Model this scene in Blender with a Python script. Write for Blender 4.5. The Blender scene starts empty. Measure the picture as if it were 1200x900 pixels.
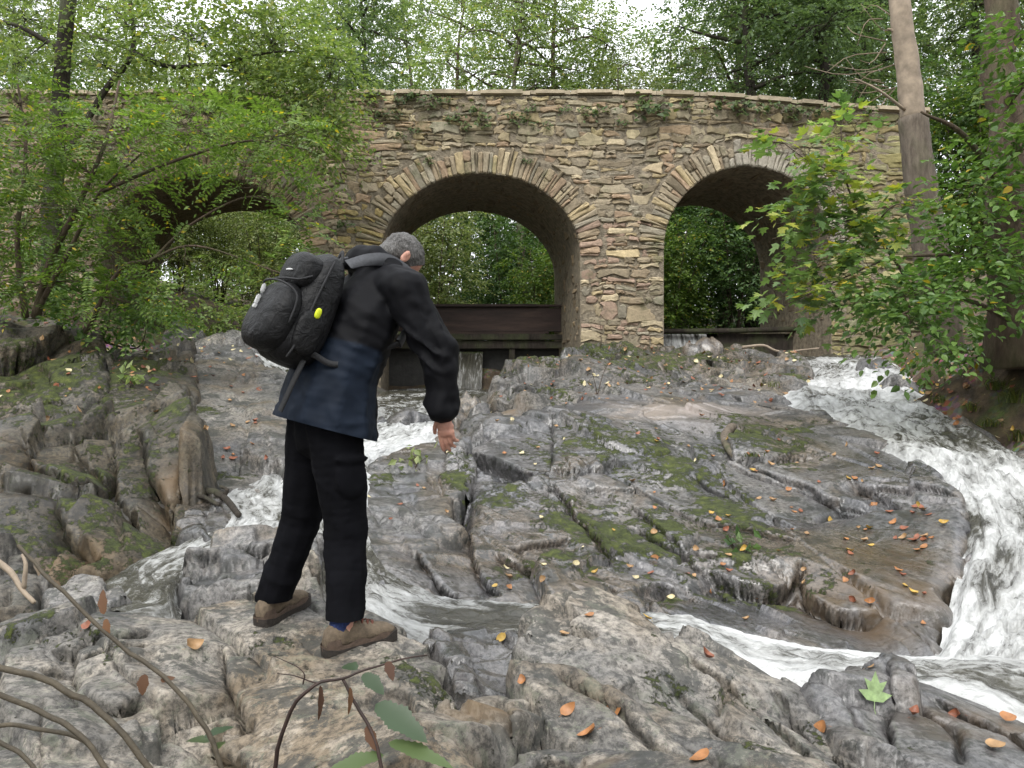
import bpy, bmesh, math, random
import numpy as np
from mathutils import Vector, Matrix
from mathutils.bvhtree import BVHTree

# ------------------------------------------------------------------ camera, sky, light
SC = bpy.context.scene
COL = SC.collection
F = 924.0            # focal length in photograph pixels (photograph is 1200 px wide)
CZ = 3.0             # height of the camera in the scene
cam_d = bpy.data.cameras.new("camera"); cam = bpy.data.objects.new("camera", cam_d); COL.objects.link(cam)
cam.location = (0, 0, CZ); cam.rotation_euler = (math.radians(90), 0, 0)
cam_d.sensor_width = 36.0; cam_d.lens = 36.0 * F / 1200.0
cam_d.clip_start = 0.05; cam_d.clip_end = 2000
SC.camera = cam
SUN_EL, SUN_AZ = math.radians(52), math.radians(200)   # veiled sun high behind and left of the camera
world = bpy.data.worlds.new("World"); SC.world = world; world.use_nodes = True
nt = world.node_tree; nt.nodes.clear()
wo = nt.nodes.new("ShaderNodeOutputWorld"); bg = nt.nodes.new("ShaderNodeBackground")
sky = nt.nodes.new("ShaderNodeTexSky"); sky.sky_type = 'NISHITA'; sky.sun_disc = False
sky.sun_elevation = SUN_EL; sky.sun_rotation = SUN_AZ; sky.air_density = 1.0; sky.dust_density = 4.0
hs = nt.nodes.new("ShaderNodeHueSaturation"); hs.inputs['Saturation'].default_value = 0.10
mixw = nt.nodes.new("ShaderNodeMixRGB"); mixw.inputs[0].default_value = 0.72
mixw.inputs[2].default_value = (10.2, 10.5, 11.0, 1)     # even white cloud cover
nt.links.new(sky.outputs[0], hs.inputs['Color']); nt.links.new(hs.outputs[0], mixw.inputs[1])
nt.links.new(mixw.outputs[0], bg.inputs[0]); bg.inputs[1].default_value = 0.10
nt.links.new(bg.outputs[0], wo.inputs[0])
sun_d = bpy.data.lights.new("sun", 'SUN'); sun = bpy.data.objects.new("sun", sun_d); COL.objects.link(sun)
sun_d.energy = 0.9; sun_d.angle = math.radians(25); sun_d.color = (1.0, 0.97, 0.92)
sdir = Vector((math.sin(SUN_AZ) * math.cos(SUN_EL), math.cos(SUN_AZ) * math.cos(SUN_EL), math.sin(SUN_EL)))
sun.rotation_euler = (-sdir).to_track_quat('-Z', 'Y').to_euler(); sun.location = sdir * 60
SC.view_settings.view_transform = 'Standard'; SC.view_settings.look = 'None'
SC.view_settings.exposure = 1.40; SC.view_settings.gamma = 1.0; SC.view_settings.use_curve_mapping = False
SC.cycles.use_denoising = True
SC.cycles.max_bounces = 6; SC.cycles.diffuse_bounces = 3; SC.cycles.glossy_bounces = 2
SC.cycles.transmission_bounces = 3; SC.cycles.transparent_max_bounces = 6
SC.cycles.sample_clamp_indirect = 6.0

# ------------------------------------------------------------------ helpers
def P(x, y, d):
    """point seen at photograph pixel (x, y) at distance d in front of the camera"""
    return np.array([(x - 600.0) / F * d, d, CZ - (y - 450.0) / F * d])
def PP(pts): return np.array([P(*p) for p in pts])
def rng_(s): return np.random.default_rng(s)

def hash3(i, j, k, seed):
    h = (i.astype(np.int64) * 374761393 + j.astype(np.int64) * 668265263 + k.astype(np.int64) * 2147483647 + seed * 974634777) & 0xFFFFFFFF
    h = ((h ^ (h >> 13)) * 1274126177) & 0xFFFFFFFF
    h = ((h ^ (h >> 16)) * 2246822519) & 0xFFFFFFFF
    return ((h ^ (h >> 15)) & 0xFFFFFF) / float(0xFFFFFF)
def noise3(p, seed=0):
    """smooth value noise, about -1..1"""
    p = np.asarray(p, float); i = np.floor(p).astype(np.int64); f = p - i
    u = f * f * f * (f * (f * 6 - 15) + 10)
    r = 0
    for dx in (0, 1):
        wx = u[:, 0] if dx else 1 - u[:, 0]
        for dy in (0, 1):
            wy = u[:, 1] if dy else 1 - u[:, 1]
            for dz in (0, 1):
                wz = u[:, 2] if dz else 1 - u[:, 2]
                r = r + wx * wy * wz * hash3(i[:, 0] + dx, i[:, 1] + dy, i[:, 2] + dz, seed)
    return r * 2 - 1
def fbm(p, octs=4, seed=0, gain=0.5):
    p = np.asarray(p, float); a = 1.0; t = 0; s = 0
    for o in range(octs):
        t = t + a * noise3(p * (2.03 ** o) + 17.3 * o, seed + o); s += a; a *= gain
    return t / s
def xyz(X, Y, Z=0.0): return np.stack([X, Y, np.broadcast_to(Z, X.shape)], 1)
def sstep(a, b, x):
    t = np.clip((x - a) / (b - a), 0, 1); return t * t * (3 - 2 * t)

def mesh_np(name, V, Fc, attrs=None, smooth=True, mat=None, uv=None):
    """mesh from numpy: V (n,3); Fc list of (m,k) index arrays or one array; attrs {name: (n,) or (n,3)}"""
    me = bpy.data.meshes.new(name)
    V = np.asarray(V, np.float32)
    if not isinstance(Fc, list): Fc = [Fc]
    Fc = [np.asarray(f, np.int32) for f in Fc if len(f)]
    nl = sum(f.size for f in Fc); npoly = sum(len(f) for f in Fc)
    me.vertices.add(len(V)); me.vertices.foreach_set("co", V.ravel())
    me.loops.add(nl); me.polygons.add(npoly)
    li = np.concatenate([f.ravel() for f in Fc]) if Fc else np.zeros(0, np.int32)
    tot = np.concatenate([np.full(len(f), f.shape[1], np.int32) for f in Fc])
    st = np.concatenate([[0], np.cumsum(tot)[:-1]]).astype(np.int32)
    me.loops.foreach_set("vertex_index", li); me.polygons.foreach_set("loop_start", st); me.polygons.foreach_set("loop_total", tot)
    me.polygons.foreach_set("use_smooth", np.full(npoly, bool(smooth)))
    me.update(calc_edges=True); me.validate()
    if attrs:
        for k, a in attrs.items():
            a = np.asarray(a, np.float32)
            if a.ndim == 1:
                at = me.attributes.new(k, 'FLOAT', 'POINT'); at.data.foreach_set("value", a)
            else:
                at = me.attributes.new(k, 'FLOAT_COLOR', 'POINT')
                c = np.ones((len(a), 4), np.float32); c[:, :3] = a; at.data.foreach_set("color", c.ravel())
    if uv is not None:
        l = me.uv_layers.new(name="UVMap"); l.data.foreach_set("uv", np.asarray(uv, np.float32)[li].ravel())
    if mat: me.materials.append(mat)
    return me
def obj(name, me, parent=None, **props):
    o = bpy.data.objects.new(name, me); COL.objects.link(o)
    if parent is not None: o.parent = parent
    for k, v in props.items():
        if v is not None: o[k] = v
    return o
def empty(name, loc=(0, 0, 0), **props):
    o = bpy.data.objects.new(name, None); COL.objects.link(o); o.location = loc; o.empty_display_size = 0.1
    for k, v in props.items():
        if v is not None: o[k] = v
    return o
def tag(o, label=None, category=None, group=None, kind=None):
    for k, v in dict(label=label, category=category, group=group, kind=kind).items():
        if v: o[k] = v
    return o

class MB:
    """collects pieces into one mesh"""
    def __init__(s): s.V = []; s.T = []; s.Q = []; s.A = []; s.n = 0
    def add(s, V, T=None, Q=None, tint=None):
        V = np.asarray(V, float)
        if T is not None and len(T): s.T.append(np.asarray(T) + s.n)
        if Q is not None and len(Q): s.Q.append(np.asarray(Q) + s.n)
        s.V.append(V); s.A.append(np.broadcast_to(np.asarray((1, 1, 1) if tint is None else tint, float), (len(V), 3))); s.n += len(V)
    def mesh(s, name, mat, smooth=True, tint=False):
        fc = []
        if s.T: fc.append(np.concatenate(s.T))
        if s.Q: fc.append(np.concatenate(s.Q))
        return mesh_np(name, np.concatenate(s.V), fc, {'tint': np.concatenate(s.A)} if tint else None, smooth, mat)

def catmull(pts, n):
    """smooth path through pts (any columns), n points"""
    pts = np.asarray(pts, float); m = len(pts)
    if m == 2:
        t = np.linspace(0, 1, n)[:, None]; return pts[0] * (1 - t) + pts[1] * t
    p = np.vstack([2 * pts[0] - pts[1], pts, 2 * pts[-1] - pts[-2]])
    t = np.linspace(0, m - 1 - 1e-6, n); i = t.astype(int); u = (t - i)[:, None]
    a, b, c, d = p[i], p[i + 1], p[i + 2], p[i + 3]
    return 0.5 * (2 * b + (c - a) * u + (2 * a - 5 * b + 4 * c - d) * u * u + (3 * b - a - 3 * c + d) * u ** 3)
def tube(mb, path, radii, sides=8, tint=None, rough=0.0, seed=0, cap=True):
    path = np.asarray(path, float); n = len(path); radii = np.broadcast_to(np.asarray(radii, float), (n,))
    t = np.gradient(path, axis=0); t /= np.linalg.norm(t, axis=1)[:, None] + 1e-9
    ref = np.array([0.31, 0.2, 0.93]) if abs(t[:, 2]).mean() < 0.8 else np.array([1.0, 0.17, 0.0])
    a = np.cross(t, ref); a /= np.linalg.norm(a, axis=1)[:, None] + 1e-9; b = np.cross(t, a)
    th = np.linspace(0, 2 * np.pi, sides, endpoint=False)
    r = radii[:, None] * np.ones(sides)
    if rough:
        q = np.stack([np.repeat(np.arange(n) * 0.7, sides), np.tile(np.cos(th) * 2, n), np.tile(np.sin(th) * 2, n)], 1)
        r = r * (1 + rough * fbm(q, 3, seed).reshape(n, sides))
    V = path[:, None] + r[..., None] * (np.cos(th)[None, :, None] * a[:, None] + np.sin(th)[None, :, None] * b[:, None])
    V = V.reshape(-1, 3)
    i = np.arange(n - 1)[:, None] * sides; j = np.arange(sides)[None, :]; j2 = (j + 1) % sides
    Q = np.stack([i + j, i + j2, i + sides + j2, i + sides + j], 2).reshape(-1, 4)
    T = None
    if cap:
        V = np.vstack([V, path[-1] + t[-1] * radii[-1] * 0.4, path[0] - t[0] * radii[0] * 0.2]); e = n * sides
        T = np.vstack([np.stack([(n - 1) * sides + np.arange(sides), (n - 1) * sides + (np.arange(sides) + 1) % sides, np.full(sides, e)], 1),
                       np.stack([(np.arange(sides) + 1) % sides, np.arange(sides), np.full(sides, e + 1)], 1)])
    mb.add(V, T, Q, tint)
def box(mb, lo, hi, tint=None, jit=0.0, rg=None, bev=0.0):
    lo = np.asarray(lo, float); hi = np.asarray(hi, float)
    bm = bmesh.new(); bmesh.ops.create_cube(bm, size=1.0)
    if bev: bmesh.ops.bevel(bm, geom=bm.edges[:], offset=bev / max(1e-6, float((hi - lo).min())) , segments=2, affect='EDGES')
    bm.verts.ensure_lookup_table()
    V = np.array([v.co for v in bm.verts])
    V = (V + 0.5) * (hi - lo) + lo
    bmesh.ops.triangulate(bm, faces=bm.faces[:])
    T = [[v.index for v in f.verts] for f in bm.faces]; bm.free()
    if jit: V = V + (rg or rng_(1)).normal(0, jit, V.shape)
    mb.add(V, T, None, tint)

# ------------------------------------------------------------------ node material helper
class NM:
    def __init__(s, name):
        s.m = bpy.data.materials.new(name); s.m.use_nodes = True; s.t = s.m.node_tree; s.t.nodes.clear()
        s.out = s.n("OutputMaterial"); s.p = s.n("BsdfPrincipled"); s.l(s.p.outputs[0], s.out.inputs[0])
        s.pos = s.n("NewGeometry").outputs['Position']; s.tc = s.n("TexCoord")
    def n(s, k): return s.t.nodes.new("ShaderNode" + k)
    def l(s, a, b): s.t.links.new(a, b)
    def v(s, x, sock):
        if hasattr(x, 'links') or isinstance(x, bpy.types.NodeSocket): s.l(x, sock)
        else: sock.default_value = x
    def noise(s, scale, detail=4, rough=0.55, co=None, dist=0.0, col=False):
        n = s.n("TexNoise"); n.inputs['Scale'].default_value = scale; n.inputs['Detail'].default_value = detail
        n.inputs['Roughness'].default_value = rough; n.inputs['Distortion'].default_value = dist
        s.l(co or s.pos, n.inputs['Vector']); return n.outputs['Color' if col else 'Fac']
    def vor(s, scale, co=None, feat='F1', out='Distance'):
        n = s.n("TexVoronoi"); n.feature = feat; n.inputs['Scale'].default_value = scale; s.l(co or s.pos, n.inputs['Vector']); return n.outputs[out]
    def map(s, co, scale=(1, 1, 1), rot=(0, 0, 0)):
        n = s.n("Mapping"); n.inputs['Scale'].default_value = scale; n.inputs['Rotation'].default_value = rot; s.l(co, n.inputs['Vector']); return n.outputs[0]
    def ramp(s, fac, stops, interp='LINEAR'):
        r = s.n("ValToRGB"); r.color_ramp.interpolation = interp; e = r.color_ramp.elements
        while len(e) < len(stops): e.new(0.5)
        for k, (p, c) in enumerate(stops):
            e[k].position = p; e[k].color = (c if hasattr(c, '__len__') else (c, c, c)) [:3] + (1,) if hasattr(c, '__len__') else (c, c, c, 1)
        s.l(fac, r.inputs[0]); return r.outputs[0]
    def mix(s, f, a, b, mode='MIX'):
        n = s.n("MixRGB"); n.blend_type = mode
        for x, k in ((f, 0), (a, 1), (b, 2)):
            if isinstance(x, bpy.types.NodeSocket): s.l(x, n.inputs[k])
            elif k == 0: n.inputs[0].default_value = x
            else: n.inputs[k].default_value = tuple(x)[:3] + (1,)
        return n.outputs[0]
    def math(s, op, a, b=0.0, clamp=False):
        n = s.n("Math"); n.operation = op; n.use_clamp = clamp
        for x, k in ((a, 0), (b, 1)):
            if isinstance(x, bpy.types.NodeSocket): s.l(x, n.inputs[k])
            else: n.inputs[k].default_value = x
        return n.outputs[0]
    def attr(s, name, out='Fac'):
        n = s.n("Attribute"); n.attribute_name = name; return n.outputs[out]
    def bump(s, h, strength=0.5, dist=0.02, prev=None):
        n = s.n("Bump"); n.inputs['Strength'].default_value = strength; n.inputs['Distance'].default_value = dist
        s.l(h, n.inputs['Height'])
        if prev: s.l(prev, n.inputs['Normal'])
        return n.outputs[0]
    def set(s, color=None, rough=None, normal=None, spec=None):
        if color is not None: s.v(color if isinstance(color, bpy.types.NodeSocket) else tuple(color)[:3] + (1,), s.p.inputs['Base Color'])
        if rough is not None: s.v(rough, s.p.inputs['Roughness'])
        if normal is not None: s.l(normal, s.p.inputs['Normal'])
        if spec is not None: s.v(spec, s.p.inputs['Specular IOR Level'])
        return s.m

def mat_rock():
    m = NM("rock")
    base = m.ramp(m.noise(1.3, 6, 0.6), [(0.36, (0.074, 0.074, 0.077)), (0.5, (0.138, 0.134, 0.13)), (0.64, (0.212, 0.20, 0.186))])
    brown = m.ramp(m.noise(0.7, 5, 0.6, dist=0.6), [(0.50, 0.0), (0.60, 0.75)])
    base = m.mix(brown, base, (0.15, 0.115, 0.075))
    pale = m.ramp(m.noise(3.2, 8, 0.72), [(0.51, 0.0), (0.57, 0.9)])
    base = m.mix(m.attr('dry'), base, m.mix(1.0, base, (0.86, 0.82, 0.75), 'MULTIPLY'))
    base = m.mix(m.math('MULTIPLY', pale, m.math('MULTIPLY', m.attr('dry'), 0.6)), base, (0.285, 0.25, 0.205))
    speck = m.ramp(m.noise(30, 7, 0.78), [(0.40, 0.38), (0.5, 1.0), (0.59, 1.55)])
    base = m.mix(1.0, base, speck, 'MULTIPLY')
    dark = m.ramp(m.noise(4.0, 8, 0.78, dist=0.3), [(0.525, 0.0), (0.555, 0.9)])
    base = m.mix(m.math('MULTIPLY', dark, 0.85), base, (0.035, 0.036, 0.032))
    base = m.mix(m.attr('brown'), base, m.mix(1.0, base, (0.36, 0.305, 0.21), 'MULTIPLY'))
    lich = m.ramp(m.noise(9, 7, 0.78), [(0.545, 0.0), (0.575, 1.0)])
    base = m.mix(m.math('MULTIPLY', m.math('MULTIPLY', lich, m.attr('dry')), 0.28), base, (0.19, 0.205, 0.145))
    rust = m.attr('rust')
    base = m.mix(m.math('MULTIPLY', rust, m.ramp(m.noise(5, 4), [(0.35, 0.2), (0.6, 1.0)])), base, (0.125, 0.082, 0.042))
    pink = m.attr('pale'); base = m.mix(m.math('MULTIPLY', pink, 0.85), base, (0.40, 0.34, 0.29))
    wet = m.attr('wet')
    base = m.mix(wet, base, m.mix(1.0, base, (0.62, 0.62, 0.67), 'MULTIPLY'))
    mo = m.attr('moss')
    mossf = m.ramp(m.math('ADD', mo, m.math('MULTIPLY', m.math('SUBTRACT', m.noise(10, 8, 0.8), 0.5), 3.6)), [(0.46, 0.0), (0.60, 1.0)])
    mc = m.ramp(m.noise(13, 5, 0.7), [(0.28, (0.016, 0.021, 0.007)), (0.5, (0.048, 0.060, 0.014)), (0.75, (0.125, 0.145, 0.03))])
    col = m.mix(mossf, base, mc)
    flow = m.map(m.pos, (1, 1, 1), (0, 0, math.radians(-25)))
    fol = m.noise(1.0, 7, 0.66, co=m.map(flow, (34, 3.2, 18)), dist=0.5)
    rr = m.mix(wet, m.ramp(m.noise(7, 4), [(0.3, 0.62), (0.7, 0.9)]), m.ramp(m.noise(6, 5, 0.65), [(0.3, 0.12), (0.55, 0.22), (0.75, 0.42)]))
    rr = m.mix(mossf, rr, (0.95, 0.95, 0.95))
    cw = m.mix(0.12, m.map(flow, (4.5, 1.5, 3)), m.noise(3, 4, 0.6, col=True))
    ck = m.ramp(m.vor(1.0, co=cw, feat='DISTANCE_TO_EDGE'), [(0.0, 0.0), (0.035, 1.0)])
    ckm = m.ramp(m.noise(1.6, 3), [(0.45, 0.0), (0.6, 1.0)])
    ck = m.mix(ckm, (1, 1, 1), ck)
    b1 = m.bump(m.noise(40, 9, 0.74), 0.30, 0.010, m.bump(ck, 0.35, 0.012))
    b2 = m.bump(m.math('MULTIPLY', fol, m.math('ADD', m.math('MULTIPLY', wet, 0.8), 0.2)), 0.60, 0.014, b1)
    b3 = m.bump(m.math('MULTIPLY', mossf, m.noise(90, 3, 0.7)), 0.9, 0.02, b2)
    m.l(m.math('MULTIPLY', m.math('MULTIPLY', wet, 0.9), m.math('SUBTRACT', 1.0, mossf)), m.p.inputs['Coat Weight']); m.p.inputs['Coat Roughness'].default_value = 0.13; m.p.inputs['Coat IOR'].default_value = 1.4
    m.l(m.bump(fol, 0.35, 0.010, m.bump(m.noise(9, 5, 0.6), 0.25, 0.02)), m.p.inputs['Coat Normal'])
    return m.set(col, rr, b3, 0.5)
def mat_simple(name, color, rough=0.7, var=0.25, scale=20, bump=0.3, spec=0.4, dist=0.01, color2=None):
    m = NM(name)
    c = m.ramp(m.noise(scale, 5, 0.6), [(0.3, tuple(np.clip(np.array(color) * (1 - var), 0, 1))), (0.7, tuple(np.clip(np.array(color2 or color) * (1 + var), 0, 1)))])
    return m.set(c, rough, m.bump(m.noise(scale * 3, 5, 0.65), bump, dist), spec)
def mat_leaf(name, stops, transl=0.38, rough=0.45):
    """colour differs from leaf to leaf"""
    m = NM(name)
    g = m.n("NewGeometry"); oi = m.n("ObjectInfo")
    r = m.math('FRACT', m.math('ADD', g.outputs['Random Per Island'], m.math('MULTIPLY', oi.outputs['Random'], 0.37)))
    c = m.ramp(r, stops)
    c = m.mix(1.0, c, m.ramp(m.noise(0.8, 3), [(0.3, 0.72), (0.7, 1.25)]), 'MULTIPLY')
    m.set(c, rough, None, 0.35)
    tr = m.n("BsdfTranslucent"); m.l(m.mix(1.0, c, (1.0, 1.1, 0.5), 'MULTIPLY'), tr.inputs[0])
    mx = m.n("MixShader"); mx.inputs[0].default_value = transl
    m.l(m.p.outputs[0], mx.inputs[1]); m.l(tr.outputs[0], mx.inputs[2]); m.l(mx.outputs[0], m.out.inputs[0])
    return m.m
def mat_bark(name, c1, c2, scale=9):
    m = NM(name)
    co = m.map(m.tc.outputs['Object'], (1, 1, 0.22))
    n1 = m.noise(scale * 2.2, 6, 0.7, co=co); n2 = m.noise(2.2, 3)
    c = m.ramp(n1, [(0.3, c1), (0.7, c2)])
    c = m.mix(m.ramp(n2, [(0.48, 0.0), (0.7, 0.55)]), c, (0.07, 0.085, 0.035))
    return m.set(c, 0.85, m.bump(n1, 0.9, 0.03), 0.25)
def mat_tint(name, rough=0.85, scale=22, var=0.35, bump=0.5, spec=0.3, moss=0.0):
    """colour comes from each piece's own tint; the nodes add grain"""
    m = NM(name)
    c = m.attr('tint', 'Color')
    c = m.mix(1.0, c, m.ramp(m.noise(scale, 6, 0.68), [(0.25, 1 - var), (0.5, 1.0), (0.78, 1 + var)]), 'MULTIPLY')
    if moss:
        c = m.mix(m.math('MULTIPLY', m.ramp(m.noise(2.1, 6, 0.7), [(0.54, 0.0), (0.66, 1.0)]), moss), c, (0.09, 0.105, 0.045))
        c = m.mix(m.math('MULTIPLY', m.ramp(m.noise(0.9, 4, 0.6), [(0.45, 0.0), (0.75, 1.0)]), 0.35), c, (0.07, 0.062, 0.05))
    return m.set(c, rough, m.bump(m.noise(scale * 1.6, 7, 0.7), bump, 0.02), spec)
# ------------------------------------------------------------------ rocks: shape functions
def tps(pts, lam=1e-3):
    """thin-plate surface z(x, y) through pts"""
    pts = np.asarray(pts, float); n = len(pts); c = pts[:, :2].mean(0); s = max(1e-6, np.abs(pts[:, :2] - c).max())
    q = (pts[:, :2] - c) / s
    def U(a, b):
        r2 = ((a[:, None] - b[None]) ** 2).sum(-1); return 0.5 * r2 * np.log(r2 + 1e-12)
    K = U(q, q) + lam * np.eye(n); Pm = np.hstack([np.ones((n, 1)), q])
    A = np.block([[K, Pm], [Pm.T, np.zeros((3, 3))]])
    w = np.linalg.solve(A, np.concatenate([pts[:, 2], np.zeros(3)]))
    def f(X, Y):
        p = (np.stack([X, Y], 1) - c) / s; out = np.empty(len(p))
        for k in range(0, len(p), 20000):
            pk = p[k:k + 20000]; out[k:k + 20000] = U(pk, q) @ w[:n] + w[n] + pk @ w[n + 1:]
        return out
    return f
def poly_sd(X, Y, poly):
    """signed distance to a closed polygon, positive inside"""
    d2 = np.full(X.shape, 1e9); ins = np.zeros(X.shape, bool); m = len(poly)
    for k in range(m):
        a = poly[k]; b = poly[(k + 1) % m]; e = b - a; L2 = (e ** 2).sum() + 1e-12
        t = np.clip(((X - a[0]) * e[0] + (Y - a[1]) * e[1]) / L2, 0, 1)
        d2 = np.minimum(d2, (X - a[0] - t * e[0]) ** 2 + (Y - a[1] - t * e[1]) ** 2)
        c = (a[1] > Y) != (b[1] > Y)
        xi = a[0] + (Y - a[1]) / (b[1] - a[1] + 1e-12) * e[0]
        ins ^= c & (X < xi)
    d = np.sqrt(d2); return np.where(ins, d, -d)
def slate(X, Y, ang, La, Lb, h, tilt, crack, seed, cw=0.10, wp=0.05):
    ca, sa = math.cos(ang), math.sin(ang)
    a = (X * ca + Y * sa) / La; b = (-X * sa + Y * ca) / Lb
    q = xyz(X, Y) * (0.9 / Lb)
    a = a + wp * fbm(q * 0.8, 4, seed + 5); b = b + wp * 1.3 * fbm(q * 0.8, 4, seed + 9)
    i = np.floor(a).astype(np.int64); j = np.floor(b).astype(np.int64)
    f1 = np.full(X.shape, 9.0); f2 = np.full(X.shape, 9.0); out = np.zeros(X.shape)
    z0 = np.zeros_like(i)
    for di in (-1, 0, 1):
        for dj in (-1, 0, 1):
            ii, jj = i + di, j + dj
            cx = ii + 0.15 + 0.7 * hash3(ii, jj, z0, seed); cy = jj + 0.15 + 0.7 * hash3(ii, jj, z0 + 1, seed)
            dx, dy = a - cx, b - cy
            d = (np.abs(dx) ** 3 + np.abs(dy) ** 3) ** (1 / 3)
            val = h * (hash3(ii, jj, z0 + 2, seed) * 2 - 1) + tilt * ((hash3(ii, jj, z0 + 3, seed) * 2 - 1) * dx * La + (hash3(ii, jj, z0 + 4, seed) * 2 - 1) * dy * Lb)
            near = d < f1
            f2 = np.where(near, f1, np.minimum(f2, d)); out = np.where(near, val, out); f1 = np.where(near, d, f1)
    e = f2 - f1
    mask = sstep(-0.25, 0.25, noise3(q * 0.8 + 31, seed + 3))
    return out - crack * mask * np.exp(-(e / cw) ** 2)
def tin(X, Y, ang, La, Lb, seed):
    """random faceted relief: flat triangles between random heights, -1..1"""
    ca, sa = math.cos(ang), math.sin(ang); q = xyz(X, Y) * (0.5 / Lb)
    a = (X * ca + Y * sa) / La + 0.22 * noise3(q, seed + 1); b = (-X * sa + Y * ca) / Lb + 0.22 * noise3(q + 50, seed + 2) + 0.5 * np.floor(a) % 1.0
    i = np.floor(a).astype(np.int64); j = np.floor(b).astype(np.int64); u, v = a - i, b - j; z0 = np.zeros_like(i)
    h = lambda di, dj: hash3(i + di, j + dj, z0, seed)
    h00, h10, h01, h11 = h(0, 0), h(1, 0), h(0, 1), h(1, 1); flip = hash3(i, j, z0 + 7, seed) > 0.5
    d1 = np.where(u + v < 1, h00 + u * (h10 - h00) + v * (h01 - h00), h11 + (1 - u) * (h01 - h11) + (1 - v) * (h10 - h11))
    d2 = np.where(u > v, h00 + u * (h10 - h00) + v * (h11 - h10), h00 + v * (h01 - h00) + u * (h11 - h01))
    return np.where(flip, d2, d1) * 2 - 1
def ledge(X, Y, pts, h, L=0.5, groove=0.03, under=0.05):
    """a step along a polyline: the ground on the right-hand side of its direction lies h lower, the edge slightly undercut; returns dz, dx, dy"""
    pts = np.asarray(pts, float)[:, :2]; R = 3.5 * L + 0.05; dz = np.zeros(X.shape); dx = np.zeros(X.shape); dy = np.zeros(X.shape)
    near = np.nonzero((X > pts[:, 0].min() - R) & (X < pts[:, 0].max() + R) & (Y > pts[:, 1].min() - R) & (Y < pts[:, 1].max() + R))[0]
    if not len(near): return dz, dx, dy
    x, y = X[near], Y[near]; best = np.full(x.shape, 1e9); sg = np.zeros(x.shape); tt = np.zeros(x.shape); nx_ = np.zeros(x.shape); ny_ = np.zeros(x.shape); m = len(pts) - 1
    for k in range(m):
        a, b = pts[k], pts[k + 1]; e = b - a; L2 = (e ** 2).sum() + 1e-12
        t = ((x - a[0]) * e[0] + (y - a[1]) * e[1]) / L2; tc = np.clip(t, 0, 1)
        d = np.hypot(x - a[0] - tc * e[0], y - a[1] - tc * e[1]); cr = (e[1] * (x - a[0]) - e[0] * (y - a[1]))        # > 0 on the right
        n = d < best; best = np.where(n, d, best); sg = np.where(n, np.sign(cr), sg); tt = np.where(n, (k + t) / m, tt); le = math.sqrt(L2)
        nx_ = np.where(n, e[1] / le, nx_); ny_ = np.where(n, -e[0] / le, ny_)
    taper = sstep(-0.02, 0.14, tt) * (1 - sstep(0.86, 1.02, tt)); s = best * sg
    z = -h * sstep(-0.006, 0.010, s) * np.exp(-np.maximum(s, 0) / L)
    z = z - groove * np.exp(-((s - 0.012) / 0.016) ** 2)
    dz[near] = z * taper
    w = np.where(s > 0.002, np.exp(-np.maximum(s, 0) / (under * 1.3 + 1e-6)), 0.0) * taper * under * min(1.0, h / 0.05)
    dx[near] = -nx_ * w; dy[near] = -ny_ * w
    return dz, dx, dy

ROCKS = []          # (object, bvh) for laying leaves and feet on
def add_bvh(o, V, Q): ROCKS.append((o, BVHTree.FromPolygons([tuple(v) for v in V], [tuple(int(k) for k in f) for f in Q])))
def ray_px(x, y, only=None):
    """what the line of sight through photograph pixel (x, y) meets"""
    o = Vector((0, 0, CZ)); d = Vector(((x - 600.0) / F, 1.0, -(y - 450.0) / F)).normalized(); best = None
    for ob, b in ROCKS:
        if only and ob.name.split('.')[0] not in only: continue
        h = b.ray_cast(o, d, 60)
        if h[0] is not None and (best is None or h[3] < best[2]): best = (h[0], h[1] if h[1].z > 0 else -h[1], h[3], ob)
    return best
def drop(x, y, z=20.0, only=None):
    best = None
    for ob, b in ROCKS:
        if only and ob.name.split('.')[0] not in only: continue
        h = b.ray_cast(Vector((x, y, z)), Vector((0, 0, -1)), 60)
        if h[0] is not None and (best is None or h[0].z > best[0].z): best = (h[0], h[1] if h[1].z > 0 else -h[1], ob)
    return best

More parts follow.
